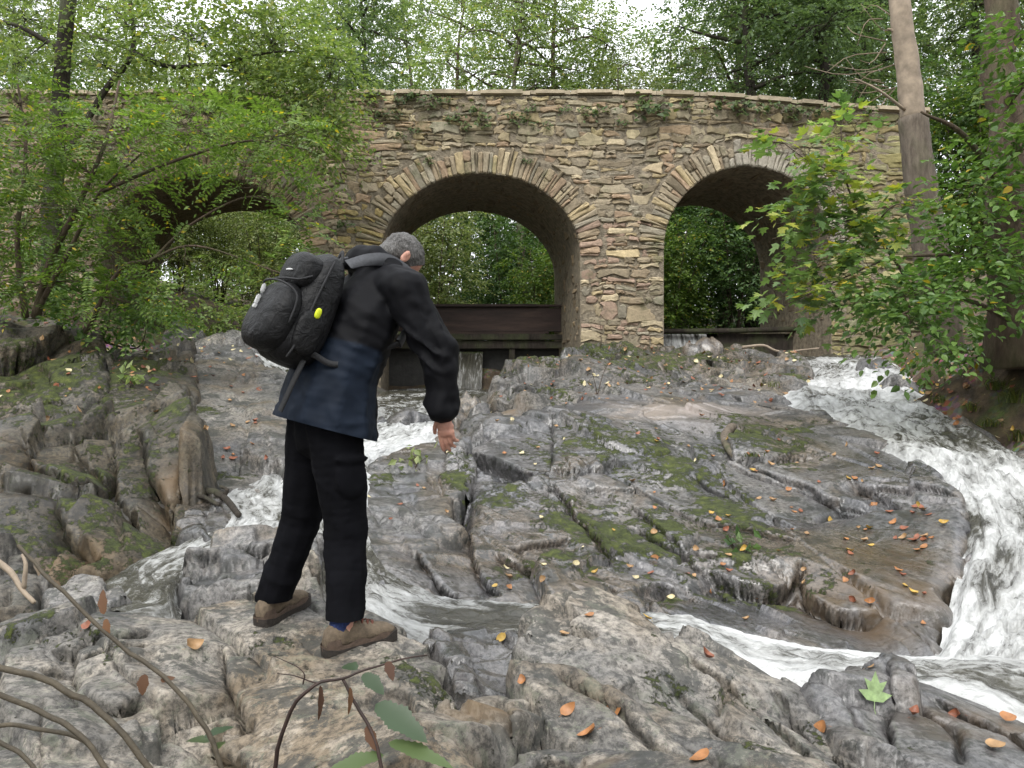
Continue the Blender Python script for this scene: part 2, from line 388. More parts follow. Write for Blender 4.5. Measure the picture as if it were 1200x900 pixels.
MAT_ROCK = mat_rock()
GCTRL = []          # points the stream bed has to pass under
FEET = [(P(326, 728, 3.42), 0.24), (P(415, 760, 3.17), 0.24)]
def rock(label, outline, inner=(), res=0.02, strike=-65, cell=(0.9, 0.35), h=0.03, tilt=0.10, crack=0.03, drop_=0.5, edge=0.05,
         rnd=0.15, rough=0.02, ledges=(), moss=(), moss_auto=-0.6, wet=0.7, dry=0.3, rust=(), pale=(), seed=1, name='rock', warp=0.07, category='rock', lam=2e-3, face=0.03, brown=0.0, lk=1.35, auto=7.0):
    O = PP(outline); I = PP(inner) if len(inner) else np.zeros((0, 3))
    f = tps(np.vstack([O, I]), lam)
    GCTRL.extend([(p[0], p[1], p[2] - 0.40) for p in np.vstack([O, I])])
    lo = O[:, :2].min(0) - 0.25; hi = O[:, :2].max(0) + 0.25
    nx = int((hi[0] - lo[0]) / res) + 1; ny = int((hi[1] - lo[1]) / res) + 1
    yl = lo[1] * (hi[1] / lo[1]) ** np.linspace(0, 1, ny); gx, gy = np.meshgrid(np.linspace(lo[0], hi[0], nx), yl); X = gx.ravel(); Y = gy.ravel()
    sd = poly_sd(X, Y, O[:, :2])
    q = xyz(X, Y)
    sd = sd + warp * 0.8 * fbm(q * 2.0, 2, seed) + warp * 0.6 * slate(X, Y, math.radians(strike + 20), 0.3, 0.2, 1, 0, 0, seed + 2)
    Z = f(X, Y)
    keep = np.ones(X.shape)
    for (p, r) in FEET:
        keep = np.minimum(keep, sstep(0.4 * r, r, np.hypot(X - p[0], Y - p[1])))
    a = math.radians(strike)
    m2 = sstep(-0.1, 0.15, noise3(q * (0.7 / cell[1]), seed + 33))
    D = slate(X, Y, a, cell[0], cell[1], h * 1.15, tilt, crack * 1.7, seed, 0.030, 0.06) + m2 * slate(X, Y, a + 0.15, cell[0] * 0.45, cell[1] * 0.5, h * 0.40, tilt * 0.7, crack * 0.5, seed + 20, 0.035, 0.06)
    D = D + 0.9 * h * tin(X, Y, a + 0.1, cell[0] * 1.3, cell[1] * 1.3, seed + 90)
    al = X * math.cos(a) + Y * math.sin(a); ac = -X * math.sin(a) + Y * math.cos(a)
    D = D + rough * 0.10 * fbm(q * 6.0, 5, seed + 40, 0.65) + rough * 0.09 * fbm(np.stack([al * 2.0, ac * 20, Z * 6], 1), 3, seed + 50)
    rg = rng_(seed + 400); LG = []
    for lg in ledges:
        pts = PP(lg[0]); pts = catmull(pts, 4 * len(pts)); pts[:, :2] += 0.02 * np.stack([noise3(pts * 9, seed), noise3(pts * 9 + 40, seed)], 1); LG.append((pts, lg[1] * lk, lg[2] if len(lg) > 2 else 0.5, 0.05))
    area = abs(0.5 * np.sum(O[:, 0] * np.roll(O[:, 1], -1) - O[:, 1] * np.roll(O[:, 0], -1)))
    for k in range(int(auto * 0.5 * area)):
        while True:
            c = np.array([rg.uniform(lo[0], hi[0]), rg.uniform(lo[1], hi[1])])
            if poly_sd(c[:1], c[1:], O[:, :2])[0] > 0: break
        cross = rg.random() < 0.35; an = a + rg.normal(0, 0.16) + (math.pi / 2 + rg.normal(0, 0.25) if cross else 0); ln = rg.uniform(0.5, 1.3) * (cell[1] * 1.3 if cross else cell[0] * 0.9); n = 7
        dv = np.array([math.cos(an), math.sin(an)]); pv = np.array([-dv[1], dv[0]]); t = np.linspace(-0.5, 0.5, n)[:, None] * ln; zig = np.cumsum(rg.normal(0, 0.012 * ln, n)); pts = c + t * dv + (zig - zig.mean())[:, None] * pv
        if pts[-1, 0] < pts[0, 0]: pts = pts[::-1]
        hh = rg.uniform(0.2, 1.0) ** 1.5 * 2.8 * h; LG.append((pts, hh if rg.random() < 0.7 else 0.002, rg.uniform(0.35, 0.9), rg.uniform(0.02, 0.045)))
    SX = np.zeros(X.shape); SY = np.zeros(X.shape)
    for pts, hh, LL, gr in LG:
        z_, x_, y_ = ledge(X, Y, pts, hh, LL, gr, 0.03 + 0.3 * hh); D = D + z_; SX += x_; SY += y_
    Z = Z + D * (0.12 + 0.88 * keep)
    rnd = rnd * 0.65; t = np.clip(1 - np.maximum(sd, 0) / rnd, 0, 1); Z = Z - 0.6 * rnd * (1 - np.sqrt(np.clip(1 - t * t, 0, 1))) * (0.3 + 0.7 * keep)
    Z = Z - drop_ * (1 - sstep(-2.2 * edge, 0.2 * edge, sd))
    zz = Z.reshape(ny, nx).copy(); zz[1:-1, 1:-1] = 0.8 * zz[1:-1, 1:-1] + 0.05 * (zz[:-2, 1:-1] + zz[2:, 1:-1] + zz[1:-1, :-2] + zz[1:-1, 2:]); Z = zz.ravel()
    V = np.stack([X + SX * keep, Y + SY * keep, Z], 1)
    inside = (sd > -2.6 * edge).reshape(ny, nx)
    # faces: push along the normal with 3-D relief so that steep sides are broken too
    zz = Z.reshape(ny, nx); gyz, gxz = np.gradient(zz, yl, gx[0])
    N = np.stack([-gxz.ravel(), -gyz.ravel(), np.ones(X.size)], 1); N /= np.linalg.norm(N, axis=1)[:, None]
    steep = sstep(0.25, 0.7, 1 - N[:, 2])
    rel = 0.7 * face * (0.15 * fbm(V * np.array([5, 5, 5]), 4, seed + 60) + tin(V[:, 0] + 0.4 * V[:, 1], V[:, 2], 0.5, 0.30, 0.16, seed + 61) * 0.8 + 0.35 * tin(V[:, 0] - 0.4 * V[:, 1], V[:, 2], -0.4, 0.12, 0.07, seed + 63))
    V = V + N * (rel * steep * keep)[:, None]
    # attributes
    mo = np.full(X.shape, float(moss_auto)) + 0.9 * fbm(q * 1.7, 4, seed + 70)
    for mm in moss:
        p = P(*mm[:3]); rx = mm[3]; ry = mm[4] if len(mm) > 4 else rx; s = mm[5] if len(mm) > 5 else 1.0
        mo = np.maximum(mo, s * (0.86 - 0.48 * np.hypot((X - p[0]) / rx, (Y - p[1]) / ry)) + 0.55 * fbm(q * 4.3, 5, seed + 71, 0.7))
    mo = np.clip(mo, 0, 1) * (0.4 + 0.6 * N[:, 2])
    V[:, 2] += 0.02 * sstep(0.35, 0.7, mo) * (0.6 + 0.6 * fbm(q * 14, 3, seed + 72)) * keep
    def blobs(L):
        r = np.zeros(X.shape)
        for mm in L:
            p = P(*mm[:3]); r = np.maximum(r, np.clip(1.25 - np.hypot((X - p[0]) / mm[3], (Y - p[1]) / (mm[4] if len(mm) > 4 else mm[3])) + 0.4 * fbm(q * 2.5, 4, seed + 80), 0, 1))
        return r
    w = np.clip((wet(V) if callable(wet) else wet) + 0.45 * fbm(q * 0.9, 4, seed + 75), 0, 1)
    dr = np.clip((dry(V) if callable(dry) else dry) + 0.3 * fbm(q * 1.3, 3, seed + 76), 0, 1)
    idx = np.full(nx * ny, -1); cell_ok = inside[:-1, :-1] & inside[1:, :-1] & inside[:-1, 1:] & inside[1:, 1:]
    ii, jj = np.nonzero(cell_ok); b = ii * nx + jj
    Q = np.stack([b, b + 1, b + nx + 1, b + nx], 1)
    use = np.unique(Q); idx[use] = np.arange(len(use)); Q = idx[Q]; V = V[use]
    me = mesh_np(name, V, Q, {'moss': mo[use], 'wet': w[use], 'dry': dr[use], 'rust': blobs(rust)[use], 'pale': blobs(pale)[use], 'brown': np.clip(brown + 0.3 * fbm(q * 0.8, 3, seed + 77), 0, 1)[use] if brown else np.zeros(len(use))}, True, MAT_ROCK)
    o = obj(name, me); tag(o, label, category, 'rocks of the stream bed')
    add_bvh(o, V, Q)
    return o

# --- the great slab in the middle
rock('huge sloping grey slab of wet slate with moss patches below the bridge pier',
     [(425, 640, 5.1), (440, 690, 4.5), (520, 702, 4.4), (600, 706, 4.35), (700, 712, 4.3), (800, 722, 4.25), (900, 745, 4.12), (1000, 762, 4.02), (1100, 765, 4.05),
      (1120, 715, 4.5), (1128, 660, 5.0), (1138, 610, 5.5), (1120, 565, 6.2), (1060, 520, 7.3), (1000, 494, 8.4), (930, 470, 9.8), (900, 450, 11.2),
      (830, 446, 11.6), (740, 452, 11.2), (680, 462, 10.4), (640, 478, 9.4), (560, 494, 8.6), (552, 520, 7.9), (550, 560, 6.8), (546, 610, 5.9), (480, 622, 5.5)],
     [(700, 600, 6.0), (800, 600, 6.05), (900, 595, 6.1), (1000, 590, 6.05), (700, 500, 8.2), (800, 490, 8.7), (900, 505, 8.2), (1000, 540, 7.1), (620, 560, 6.75),
      (1060, 640, 5.35), (950, 660, 5.05), (640, 650, 5.15), (850, 690, 4.75), (760, 660, 5.1), (560, 660, 4.9), (1000, 700, 4.62), (1080, 710, 4.5), (480, 660, 4.85), (900, 550, 7.0), (760, 545, 7.1)],
     auto=2.2, res=0.0135, strike=-62, cell=(1.5, 0.55), h=0.026, tilt=0.10, crack=0.04, drop_=0.45, edge=0.05, rnd=0.25, rough=0.022, warp=0.08, seed=11,
     ledges=[([(548, 512, 8.0), (590, 530, 7.5), (645, 553, 6.9)], 0.13, 0.45), ([(645, 486, 8.9), (648, 520, 7.8), (645, 552, 6.95)], 0.07, 0.5),
             ([(648, 546, 7.05), (690, 552, 6.95), (740, 560, 6.8)], 0.05, 0.3),
             ([(690, 668, 5.0), (735, 684, 4.85), (775, 700, 4.7)], 0.08, 0.3), ([(770, 660, 5.1), (800, 672, 4.97), (822, 692, 4.78)], 0.11, 0.35),
             ([(825, 646, 5.3), (862, 662, 5.1), (905, 666, 5.05), (936, 648, 5.25)], 0.10, 0.4), ([(936, 648, 5.25), (945, 676, 4.95), (985, 704, 4.65), (1040, 706, 4.62)], 0.10, 0.5),
             ([(852, 494, 8.5), (846, 512, 8.0), (862, 538, 7.2)], 0.10, 0.6), ([(862, 538, 7.2), (900, 534, 7.35), (960, 528, 7.5)], 0.06, 0.4),
             ([(580, 640, 5.3), (612, 655, 5.1), (640, 668, 5.0)], 0.06, 0.3), ([(548, 600, 6.0), (556, 650, 5.1), (585, 690, 4.55)], 0.06, 0.35),
             ([(475, 625, 5.45), (496, 655, 4.98), (540, 692, 4.5)], 0.06, 0.3), ([(1000, 560, 6.7), (1030, 575, 6.4), (1060, 600, 6.0)], 0.06, 0.3),
             ([(640, 560, 6.8), (680, 605, 5.95), (720, 640, 5.3)], 0.035, 0.3),
             ([(740, 610, 5.9), (790, 630, 5.55), (850, 640, 5.4)], 0.04, 0.3)],
     moss=[(730, 622, 5.7, 0.42, 0.61), (690, 615, 5.75, 0.35, 0.41), (760, 615, 5.8, 0.42, 0.47), (650, 600, 6.0, 0.17, 0.47), (850, 590, 6.15, 0.42, 0.61), (880, 510, 8.0, 0.42, 0.68, 1.2), (905, 500, 8.3, 0.56, 0.34),
           (800, 545, 7.2, 0.35, 0.68), (690, 520, 7.8, 0.56, 0.68, 0.85), (760, 520, 7.7, 0.56, 0.68, 0.85), (640, 672, 5.0, 0.42, 0.22), (850, 660, 5.1, 0.35, 0.16), (900, 668, 5.02, 0.42, 0.14), (790, 690, 4.8, 0.17, 0.27), (850, 640, 5.4, 0.49, 0.20), (600, 575, 6.5, 0.28, 0.27, 0.9)],
     moss_auto=-0.32, wet=lambda V: 0.85 - 0.25 * sstep(7, 9, V[:, 1]), dry=0.15, rust=[(1020, 690, 4.75, 0.5, 0.5), (1060, 640, 5.3, 0.35, 0.4)], pale=[(810, 475, 9.2, 0.8, 0.6)])

# --- slab left of the upright slot
rock('low wet slab with fine cracks beside the upright slot behind the walker',
     [(425, 645, 5.0), (415, 600, 5.75), (430, 540, 7.0), (470, 522, 7.8), (515, 515, 8.0), (528, 560, 6.9), (524, 612, 5.8), (546, 628, 5.5), (500, 640, 5.25)], [(480, 570, 6.6), (470, 605, 5.85)],
     res=0.02, strike=-70, cell=(0.7, 0.35), h=0.025, drop_=0.4, edge=0.04, rnd=0.12, rough=0.02, seed=23, wet=0.65, dry=0.3, moss=[(450, 560, 6.8, 0.15, 0.3, 0.8)], moss_auto=-0.7)
rock('dark upright mossy block wedged in the slot of the slab', [(520, 545, 7.1), (523, 515, 7.7), (550, 512, 7.8), (552, 545, 7.1), (545, 585, 6.35), (526, 588, 6.3)], [(536, 540, 7.15)], res=0.015, h=0.02, drop_=0.6, edge=0.02,
     rnd=0.05, seed=29, cell=(0.3, 0.2), moss=[(535, 560, 6.8, 0.2, 0.4)], wet=0.6, dry=0.0)

# --- mossy rock at the foot of the pier
rock('mossy leaf-strewn rock at the foot of the bridge pier',
     [(576, 440, 11.8), (582, 425, 12.8), (620, 412, 13.6), (690, 404, 14.4), (760, 402, 14.7), (840, 404, 14.5), (900, 414, 14.0), (955, 430, 12.6), (950, 452, 10.8), (900, 462, 10.4), (850, 452, 11.0), (780, 456, 10.9),
      (700, 466, 10.2), (640, 482, 9.2), (560, 498, 8.5), (540, 490, 8.9), (570, 466, 10.2)],
     [(650, 440, 11.6), (740, 430, 12.3), (830, 430, 12.3), (900, 436, 11.9), (620, 460, 10.4)],
     res=0.03, strike=-50, cell=(0.9, 0.45), h=0.08, tilt=0.2, crack=0.06, drop_=0.7, edge=0.07, rnd=0.25, rough=0.05, seed=31,
     moss=[(620, 420, 13.2, 1.0, 0.9), (720, 412, 14, 1.3, 1.0), (800, 412, 13.8, 1.0, 0.8), (650, 450, 10.9, 0.6, 0.5, 0.8), (760, 425, 12.8, 0.8, 0.7), (920, 440, 11.8, 0.6, 0.5), (840, 420, 13.2, 0.6, 0.6)], moss_auto=0.12, wet=0.3, dry=0.4, brown=0.3, rust=[(600, 475, 9.6, 0.25)])
# --- foreground
rock('broad fissured grey rock the walker stands on',
     [(-90, 735, 3.35), (0, 728, 3.4), (100, 702, 3.6), (200, 696, 3.72), (262, 690, 3.8), (330, 668, 4.0), (368, 655, 4.0), (386, 690, 3.75), (440, 712, 3.55), (480, 728, 3.42), (525, 752, 3.22), (545, 792, 2.95), (530, 818, 2.75), (500, 838, 2.6),
      (540, 905, 2.2), (600, 1000, 1.85), (250, 1010, 1.75), (-120, 990, 1.8), (-160, 850, 2.4)],
     [(326, 727, 3.42), (310, 734, 3.36), (340, 728, 3.42), (415, 759, 3.17), (385, 768, 3.12), (445, 738, 3.28), (200, 800, 2.78), (100, 790, 2.85), (300, 850, 2.5), (0, 840, 2.52), (100, 900, 2.3), (300, 930, 2.2), (430, 850, 2.48), (480, 780, 2.98), (240, 740, 3.25), (120, 745, 3.2), (30, 770, 3.0), (350, 790, 2.92)],
     auto=5, res=0.010, strike=-48, cell=(0.95, 0.42), h=0.030, tilt=0.24, crack=0.045, drop_=0.4, edge=0.045, rnd=0.16, rough=0.02, seed=44,
     ledges=[([(262, 735, 3.3), (268, 780, 2.95), (300, 850, 2.5)], 0.07, 0.3), ([(100, 800, 2.8), (140, 812, 2.7), (170, 800, 2.8)], 0.05, 0.2), ([(60, 752, 3.15), (110, 742, 3.22), (180, 728, 3.4)], 0.03, 0.2),
             ([(88, 745, 3.2), (90, 790, 2.85), (84, 822, 2.62)], 0.05, 0.25), ([(380, 775, 3.05), (345, 748, 3.25), (270, 756, 3.15)], 0.05, 0.3), ([(250, 800, 2.8), (255, 850, 2.5)], 0.04, 0.15), ([(470, 800, 2.85), (500, 840, 2.58)], 0.05, 0.3)],
     moss=[(505, 790, 2.95, 0.14, 0.12, 0.95), (130, 760, 3.1, 0.06, 0.05, 0.8), (60, 735, 3.3, 0.3, 0.1, 0.6), (345, 752, 3.22, 0.16, 0.07, 0.6)], moss_auto=-0.8, wet=0.0, dry=0.95, name='rock')
rock('domed grey boulder with a scarred side rising behind the foreground rocks',
     [(598, 802, 2.92), (602, 765, 3.15), (606, 735, 3.4), (632, 702, 3.7), (690, 688, 3.85), (742, 700, 3.8), (782, 728, 3.68), (800, 752, 3.52), (880, 778, 3.42), (945, 795, 3.3), (985, 840, 2.95), (1040, 880, 2.7), (1090, 930, 2.45), (1000, 960, 2.25), (860, 900, 2.38), (720, 830, 2.7), (640, 810, 2.85)],
     [(700, 745, 3.35), (680, 780, 3.05), (760, 765, 3.3), (840, 810, 2.98), (900, 850, 2.7), (960, 890, 2.48), (650, 740, 3.4)],
     lk=0.7, auto=4, res=0.010, strike=-42, cell=(1.0, 0.55), h=0.020, tilt=0.18, crack=0.045, drop_=0.45, edge=0.03, rnd=0.16, rough=0.018, seed=53,
     ledges=[([(612, 742, 3.35), (660, 745, 3.32), (705, 758, 3.2)], 0.05, 0.3), ([(800, 768, 3.35), (870, 800, 3.08), (960, 860, 2.65)], 0.05, 0.6), ([(790, 800, 3.02), (850, 830, 2.82), (930, 890, 2.45)], 0.05, 0.6),
             ([(905, 790, 3.2), (940, 830, 2.95), (1010, 890, 2.6)], 0.06, 0.6), ([(860, 790, 3.12), (845, 815, 2.92)], 0.04, 0.1)],
     moss=[(860, 800, 3.05, 0.10, 0.08, 0.9), (780, 800, 3.0, 0.12, 0.08, 0.7), (900, 850, 2.7, 0.12, 0.1, 0.7), (940, 820, 3.0, 0.06, 0.12, 0.8)], moss_auto=-0.75, wet=0.15, dry=0.75)
rock('low brown-grey rock with a rusty puddle hollow at the front',
     [(470, 868, 2.38), (510, 832, 2.6), (560, 806, 2.75), (630, 790, 2.86), (690, 796, 2.8), (760, 822, 2.62), (830, 858, 2.42), (880, 890, 2.28), (930, 940, 2.1), (880, 1020, 1.8), (600, 1030, 1.7), (450, 960, 2.0)],
     [(580, 845, 2.5), (640, 830, 2.6), (700, 850, 2.46), (680, 890, 2.27), (760, 890, 2.28), (560, 900, 2.22), (640, 884, 2.25), (640, 960, 1.95), (800, 940, 2.08)],
     lk=0.7, auto=5, res=0.009, strike=-40, cell=(0.75, 0.42), h=0.022, tilt=0.32, crack=0.04, drop_=0.4, edge=0.035, rnd=0.14, rough=0.02, seed=61,
     ledges=[([(590, 812, 2.72), (600, 850, 2.48), (590, 880, 2.3)], 0.05, 0.2), ([(620, 872, 2.34), (660, 866, 2.36), (690, 880, 2.28)], 0.04, 0.15), ([(650, 806, 2.76), (720, 826, 2.6), (800, 866, 2.38)], 0.05, 0.15)],
     rust=[(660, 888, 2.26, 0.16, 0.05), (560, 840, 2.5, 0.14, 0.1)], moss_auto=-0.8, wet=0.05, dry=0.9)
rock('dark layered rock at the edge of the lower pool',
     [(948, 800, 3.22), (985, 782, 3.42), (1040, 776, 3.5), (1090, 790, 3.45), (1150, 815, 3.3), (1210, 842, 3.15), (1290, 885, 2.95), (1300, 980, 2.4), (1150, 1000, 2.1), (1050, 930, 2.4), (990, 850, 2.85)],
     [(1020, 820, 3.1), (1100, 850, 2.9), (1180, 890, 2.7), (1120, 900, 2.58), (1050, 860, 2.8)],
     lk=0.6, auto=4, res=0.010, strike=-38, cell=(0.9, 0.48), h=0.022, tilt=0.24, crack=0.045, drop_=0.45, edge=0.03, rnd=0.16, rough=0.02, seed=73,
     ledges=[([(1040, 780, 3.45), (1042, 830, 3.05), (1050, 880, 2.65)], 0.09, 0.12), ([(1060, 790, 3.35), (1120, 850, 2.9), (1130, 900, 2.6)], 0.05, 0.6), ([(1085, 800, 3.3), (1160, 850, 3.0), (1220, 900, 2.7)], 0.06, 0.6)],
     moss_auto=-0.7, wet=0.55, dry=0.15, rust=[(1150, 850, 3.0, 0.3, 0.2)])
rock('low wet brown stones jammed in the gap between the foreground rocks', [(490, 735, 3.5), (540, 730, 3.75), (610, 735, 3.72), (625, 780, 3.25), (610, 815, 2.85), (540, 815, 2.85), (525, 780, 3.1)], [(570, 765, 3.4), (560, 790, 3.1)], res=0.012, strike=20, cell=(0.3, 0.16), h=0.035, tilt=0.25, crack=0.05, drop_=0.4, edge=0.04, rnd=0.08, seed=77, brown=0.4, wet=0.9, dry=0.1, moss_auto=-0.9)
# --- small rocks in and along the left channel
rock('sloping wet boulder with split layers beside the left channel', [(202, 668, 4.35), (215, 642, 4.6), (245, 626, 4.85), (300, 617, 5.0), (352, 622, 4.95), (380, 640, 4.7), (375, 690, 4.2), (300, 705, 4.0), (215, 700, 4.05)], [(270, 655, 4.5), (330, 655, 4.5)],
     res=0.012, strike=15, cell=(0.6, 0.25), h=0.04, tilt=0.2, crack=0.05, drop_=0.5, edge=0.03, rnd=0.1, seed=81, wet=0.55, dry=0.3, ledges=[([(215, 672, 4.3), (245, 660, 4.42), (268, 655, 4.5)], 0.08, 0.2), ([(275, 632, 4.8), (300, 645, 4.65), (318, 640, 4.7)], 0.05, 0.2)], rust=[(212, 660, 4.4, 0.08)])
rock('dark glistening rock with the driftwood on it', [(205, 625, 5.2), (215, 595, 5.6), (235, 578, 6.0), (262, 578, 6.0), (280, 598, 5.7), (276, 625, 5.25), (240, 640, 5.05)], [(240, 598, 5.6)], res=0.012, h=0.03, drop_=0.4, edge=0.05, rnd=0.18, seed=83, brown=0.5, wet=1.0, dry=0.0, cell=(0.3, 0.2), moss_auto=-0.9)
rock('flat grey stone lying by the pool under the big left rock', [(52, 712, 3.95), (60, 690, 4.15), (95, 678, 4.3), (130, 684, 4.22), (140, 704, 4.0), (100, 722, 3.85)], [(95, 696, 4.1)], res=0.012, h=0.02, drop_=0.35, edge=0.02, rnd=0.05, seed=85, wet=0.3, dry=0.5, cell=(0.3, 0.2))
rock('rough dark rock with a pale stick across it', [(-70, 740, 3.6), (-80, 660, 4.3), (-20, 636, 4.6), (30, 640, 4.5), (56, 668, 4.25), (58, 712, 3.9), (20, 732, 3.68)], [(0, 680, 4.1)], res=0.013, h=0.06, tilt=0.3, drop_=0.5, edge=0.05, rnd=0.15, seed=87, brown=0.8, wet=0.2, dry=0.2, cell=(0.35, 0.25), moss_auto=-0.35)
# --- left bank blocks
rock('large split mossy block on the left bank above the pool',
     [(-120, 690, 4.75), (-140, 560, 5.7), (-100, 505, 6.9), (0, 498, 7.0), (60, 486, 7.3), (150, 480, 7.4), (222, 480, 7.3), (250, 500, 6.7), (244, 555, 5.95), (218, 610, 5.4), (180, 640, 5.1), (110, 668, 4.85), (20, 686, 4.7)],
     [(0, 545, 5.75), (80, 538, 5.8), (40, 580, 5.35), (140, 525, 6.0), (200, 520, 6.1), (0, 640, 4.98), (90, 640, 5.0), (60, 520, 6.4), (160, 590, 5.45), (215, 555, 5.8), (120, 610, 5.2), (170, 560, 5.65)],
     auto=3, res=0.016, strike=-72, cell=(1.3, 0.6), h=0.05, tilt=0.30, crack=0.06, drop_=0.6, edge=0.06, rnd=0.12, rough=0.03, seed=91, face=0.05, brown=0.95,
     ledges=[([(128, 500, 6.6), (136, 540, 5.9), (165, 600, 5.35)], 0.22, 0.28), ([(60, 545, 5.7), (80, 600, 5.25), (118, 655, 4.9)], 0.16, 0.3), ([(160, 496, 6.8), (178, 540, 5.95), (205, 600, 5.4)], 0.18, 0.25), ([(20, 512, 6.6), (80, 540, 5.75), (120, 522, 6.0)], 0.08, 0.3)],
     moss=[(110, 525, 6.1, 0.5, 0.4), (40, 600, 5.2, 0.7, 0.4, 0.9), (60, 500, 7, 0.5, 0.3), (150, 630, 5.15, 0.3, 0.3), (200, 500, 6.8, 0.3, 0.3), (110, 580, 5.4, 0.3, 0.3, 0.9)], moss_auto=0.02, wet=0.15, dry=0.35, rust=[(60, 650, 4.95, 0.4, 0.2), (200, 550, 5.9, 0.2, 0.3)])
rock('square-edged block topped with bright moss on the left bank', [(95, 490, 7.6), (100, 440, 9.0), (130, 408, 10.8), (200, 398, 11.4), (226, 402, 11.2), (230, 440, 9.2), (222, 475, 8.0), (190, 492, 7.5)], [(150, 430, 9.4), (190, 440, 9.0), (140, 462, 8.2), (205, 420, 10)], res=0.022, strike=-70, auto=3, h=0.05, tilt=0.28, crack=0.06, cell=(0.9, 0.6),
     drop_=0.7, edge=0.05, rnd=0.12, rough=0.04, seed=97, brown=0.8, moss=[(150, 440, 9.0, 0.55, 0.7, 1.3), (185, 430, 9.5, 0.3, 0.5), (125, 470, 8.0, 0.5, 0.4)], moss_auto=-0.1, wet=0.1, dry=0.5)
rock('tilted slab with a dark mossy flank at the top of the left bank', [(-160, 480, 7.6), (-150, 400, 8.8), (-60, 372, 10.2), (60, 368, 10.5), (105, 378, 10.2), (128, 410, 9.2), (125, 455, 8.2), (60, 480, 7.6), (-30, 492, 7.4)], [(10, 400, 8.9), (60, 392, 9.2), (0, 440, 8.2), (90, 430, 8.6), (-60, 430, 8.4)],
     res=0.024, auto=3, strike=40, h=0.055, tilt=0.30, crack=0.06, cell=(1.3, 0.6), drop_=0.8, edge=0.06, rnd=0.15, rough=0.04, seed=101, brown=0.75, moss=[(60, 440, 8.5, 0.8, 0.7, 1.4), (110, 440, 8.5, 0.4, 0.5), (30, 470, 7.8, 0.7, 0.3)], moss_auto=-0.2, wet=0.05, dry=0.7,
     ledges=[([(-40, 420, 8.5), (40, 405, 8.9), (95, 382, 9.9)], 0.25, 0.5)])
rock('smooth slab strewn with rust-red leaves beside the left channel', [(232, 556, 6.5), (225, 510, 7.3), (226, 455, 8.9), (228, 410, 11.5), (250, 402, 12.2), (300, 412, 11.6), (345, 440, 9.8), (360, 500, 7.8), (345, 556, 6.7), (300, 566, 6.4)], [(280, 470, 8.6), (290, 520, 7.25), (265, 430, 10.2)],
     res=0.024, strike=-75, cell=(1.4, 0.6), h=0.03, tilt=0.08, crack=0.03, drop_=0.5, edge=0.06, rnd=0.15, rough=0.025, seed=107, brown=0.15, wet=0.4, dry=0.3, moss_auto=-0.6, moss=[(262, 540, 6.8, 0.2, 0.15), (245, 480, 8.2, 0.2, 0.2)])
# --- boulders by the weir and under the left arch
for k, (x, y, d, w, hh, lab) in enumerate([(470, 492, 9.6, 0.75, 0.30, 'wet grey stone splitting the stream below the weir'), (528, 508, 8.9, 0.42, 0.2, 'small rusty-brown stone below the weir fall'),
        (547, 470, 10.6, 0.45, 0.25, 'pale squared stone under the weir fall'), (592, 452, 11.3, 0.45, 0.35, 'mossy stone in the dark hollow by the weir'), (500, 530, 8.2, 0.35, 0.16, 'rounded grey stone in the white water below the weir'),
        (262, 392, 13.4, 1.2, 0.5, 'weathered stone under the left arch'), (300, 398, 13.2, 0.7, 0.35, 'smaller stone beside the white trickle under the left arch'), (215, 388, 13.6, 0.9, 0.4, 'grey stone by the left arch jamb'),
        (1048, 452, 11.0, 0.9, 0.5, 'dark wet stone at the right edge of the cascade'), (1128, 500, 8.4, 0.7, 0.35, 'low mossy stone on the right bank at the cascade'), (1200, 548, 7.0, 0.7, 0.4, 'rounded brown stone at the right edge of the white water'), (1030, 424, 12.6, 0.8, 0.3, 'black wet stone under the bridge abutment'),
        (825, 398, 13.9, 0.7, 0.32, 'pale angular stone standing on the mossy rock'), (530, 480, 10.0, 0.5, 0.2, 'flat stone in the shallows under the weir')]):
    c = P(x, y, d); rg = rng_(300 + k); n = 9
    ol = []
    for a in np.linspace(0, 2 * np.pi, n, endpoint=False):
        r = w * 0.5 * rg.uniform(0.75, 1.15); X = c[0] + r * math.cos(a); Y = c[1] + 0.7 * r * math.sin(a); Z = c[2] - hh * 0.25
        ol.append((600 + X / Y * F, 450 - (Z - CZ) / Y * F, Y))
    top = (x, 450 - (c[2] + hh * 0.3 - CZ) / d * F, d)
    rock(lab, ol, [top], res=0.025, h=hh * 0.18, tilt=0.4, crack=0.05, cell=(w * 0.6, w * 0.35), drop_=hh + 0.25, edge=0.04, rnd=w * 0.2, rough=0.03, seed=310 + k, warp=0.05,
         wet=0.6 if k not in (5, 6, 7) else 0.2, dry=0.3, moss_auto=-0.1 if k in (3, 9) else -0.6, rust=[(x, y, d, w * 0.5)] if k in (1,) else ())
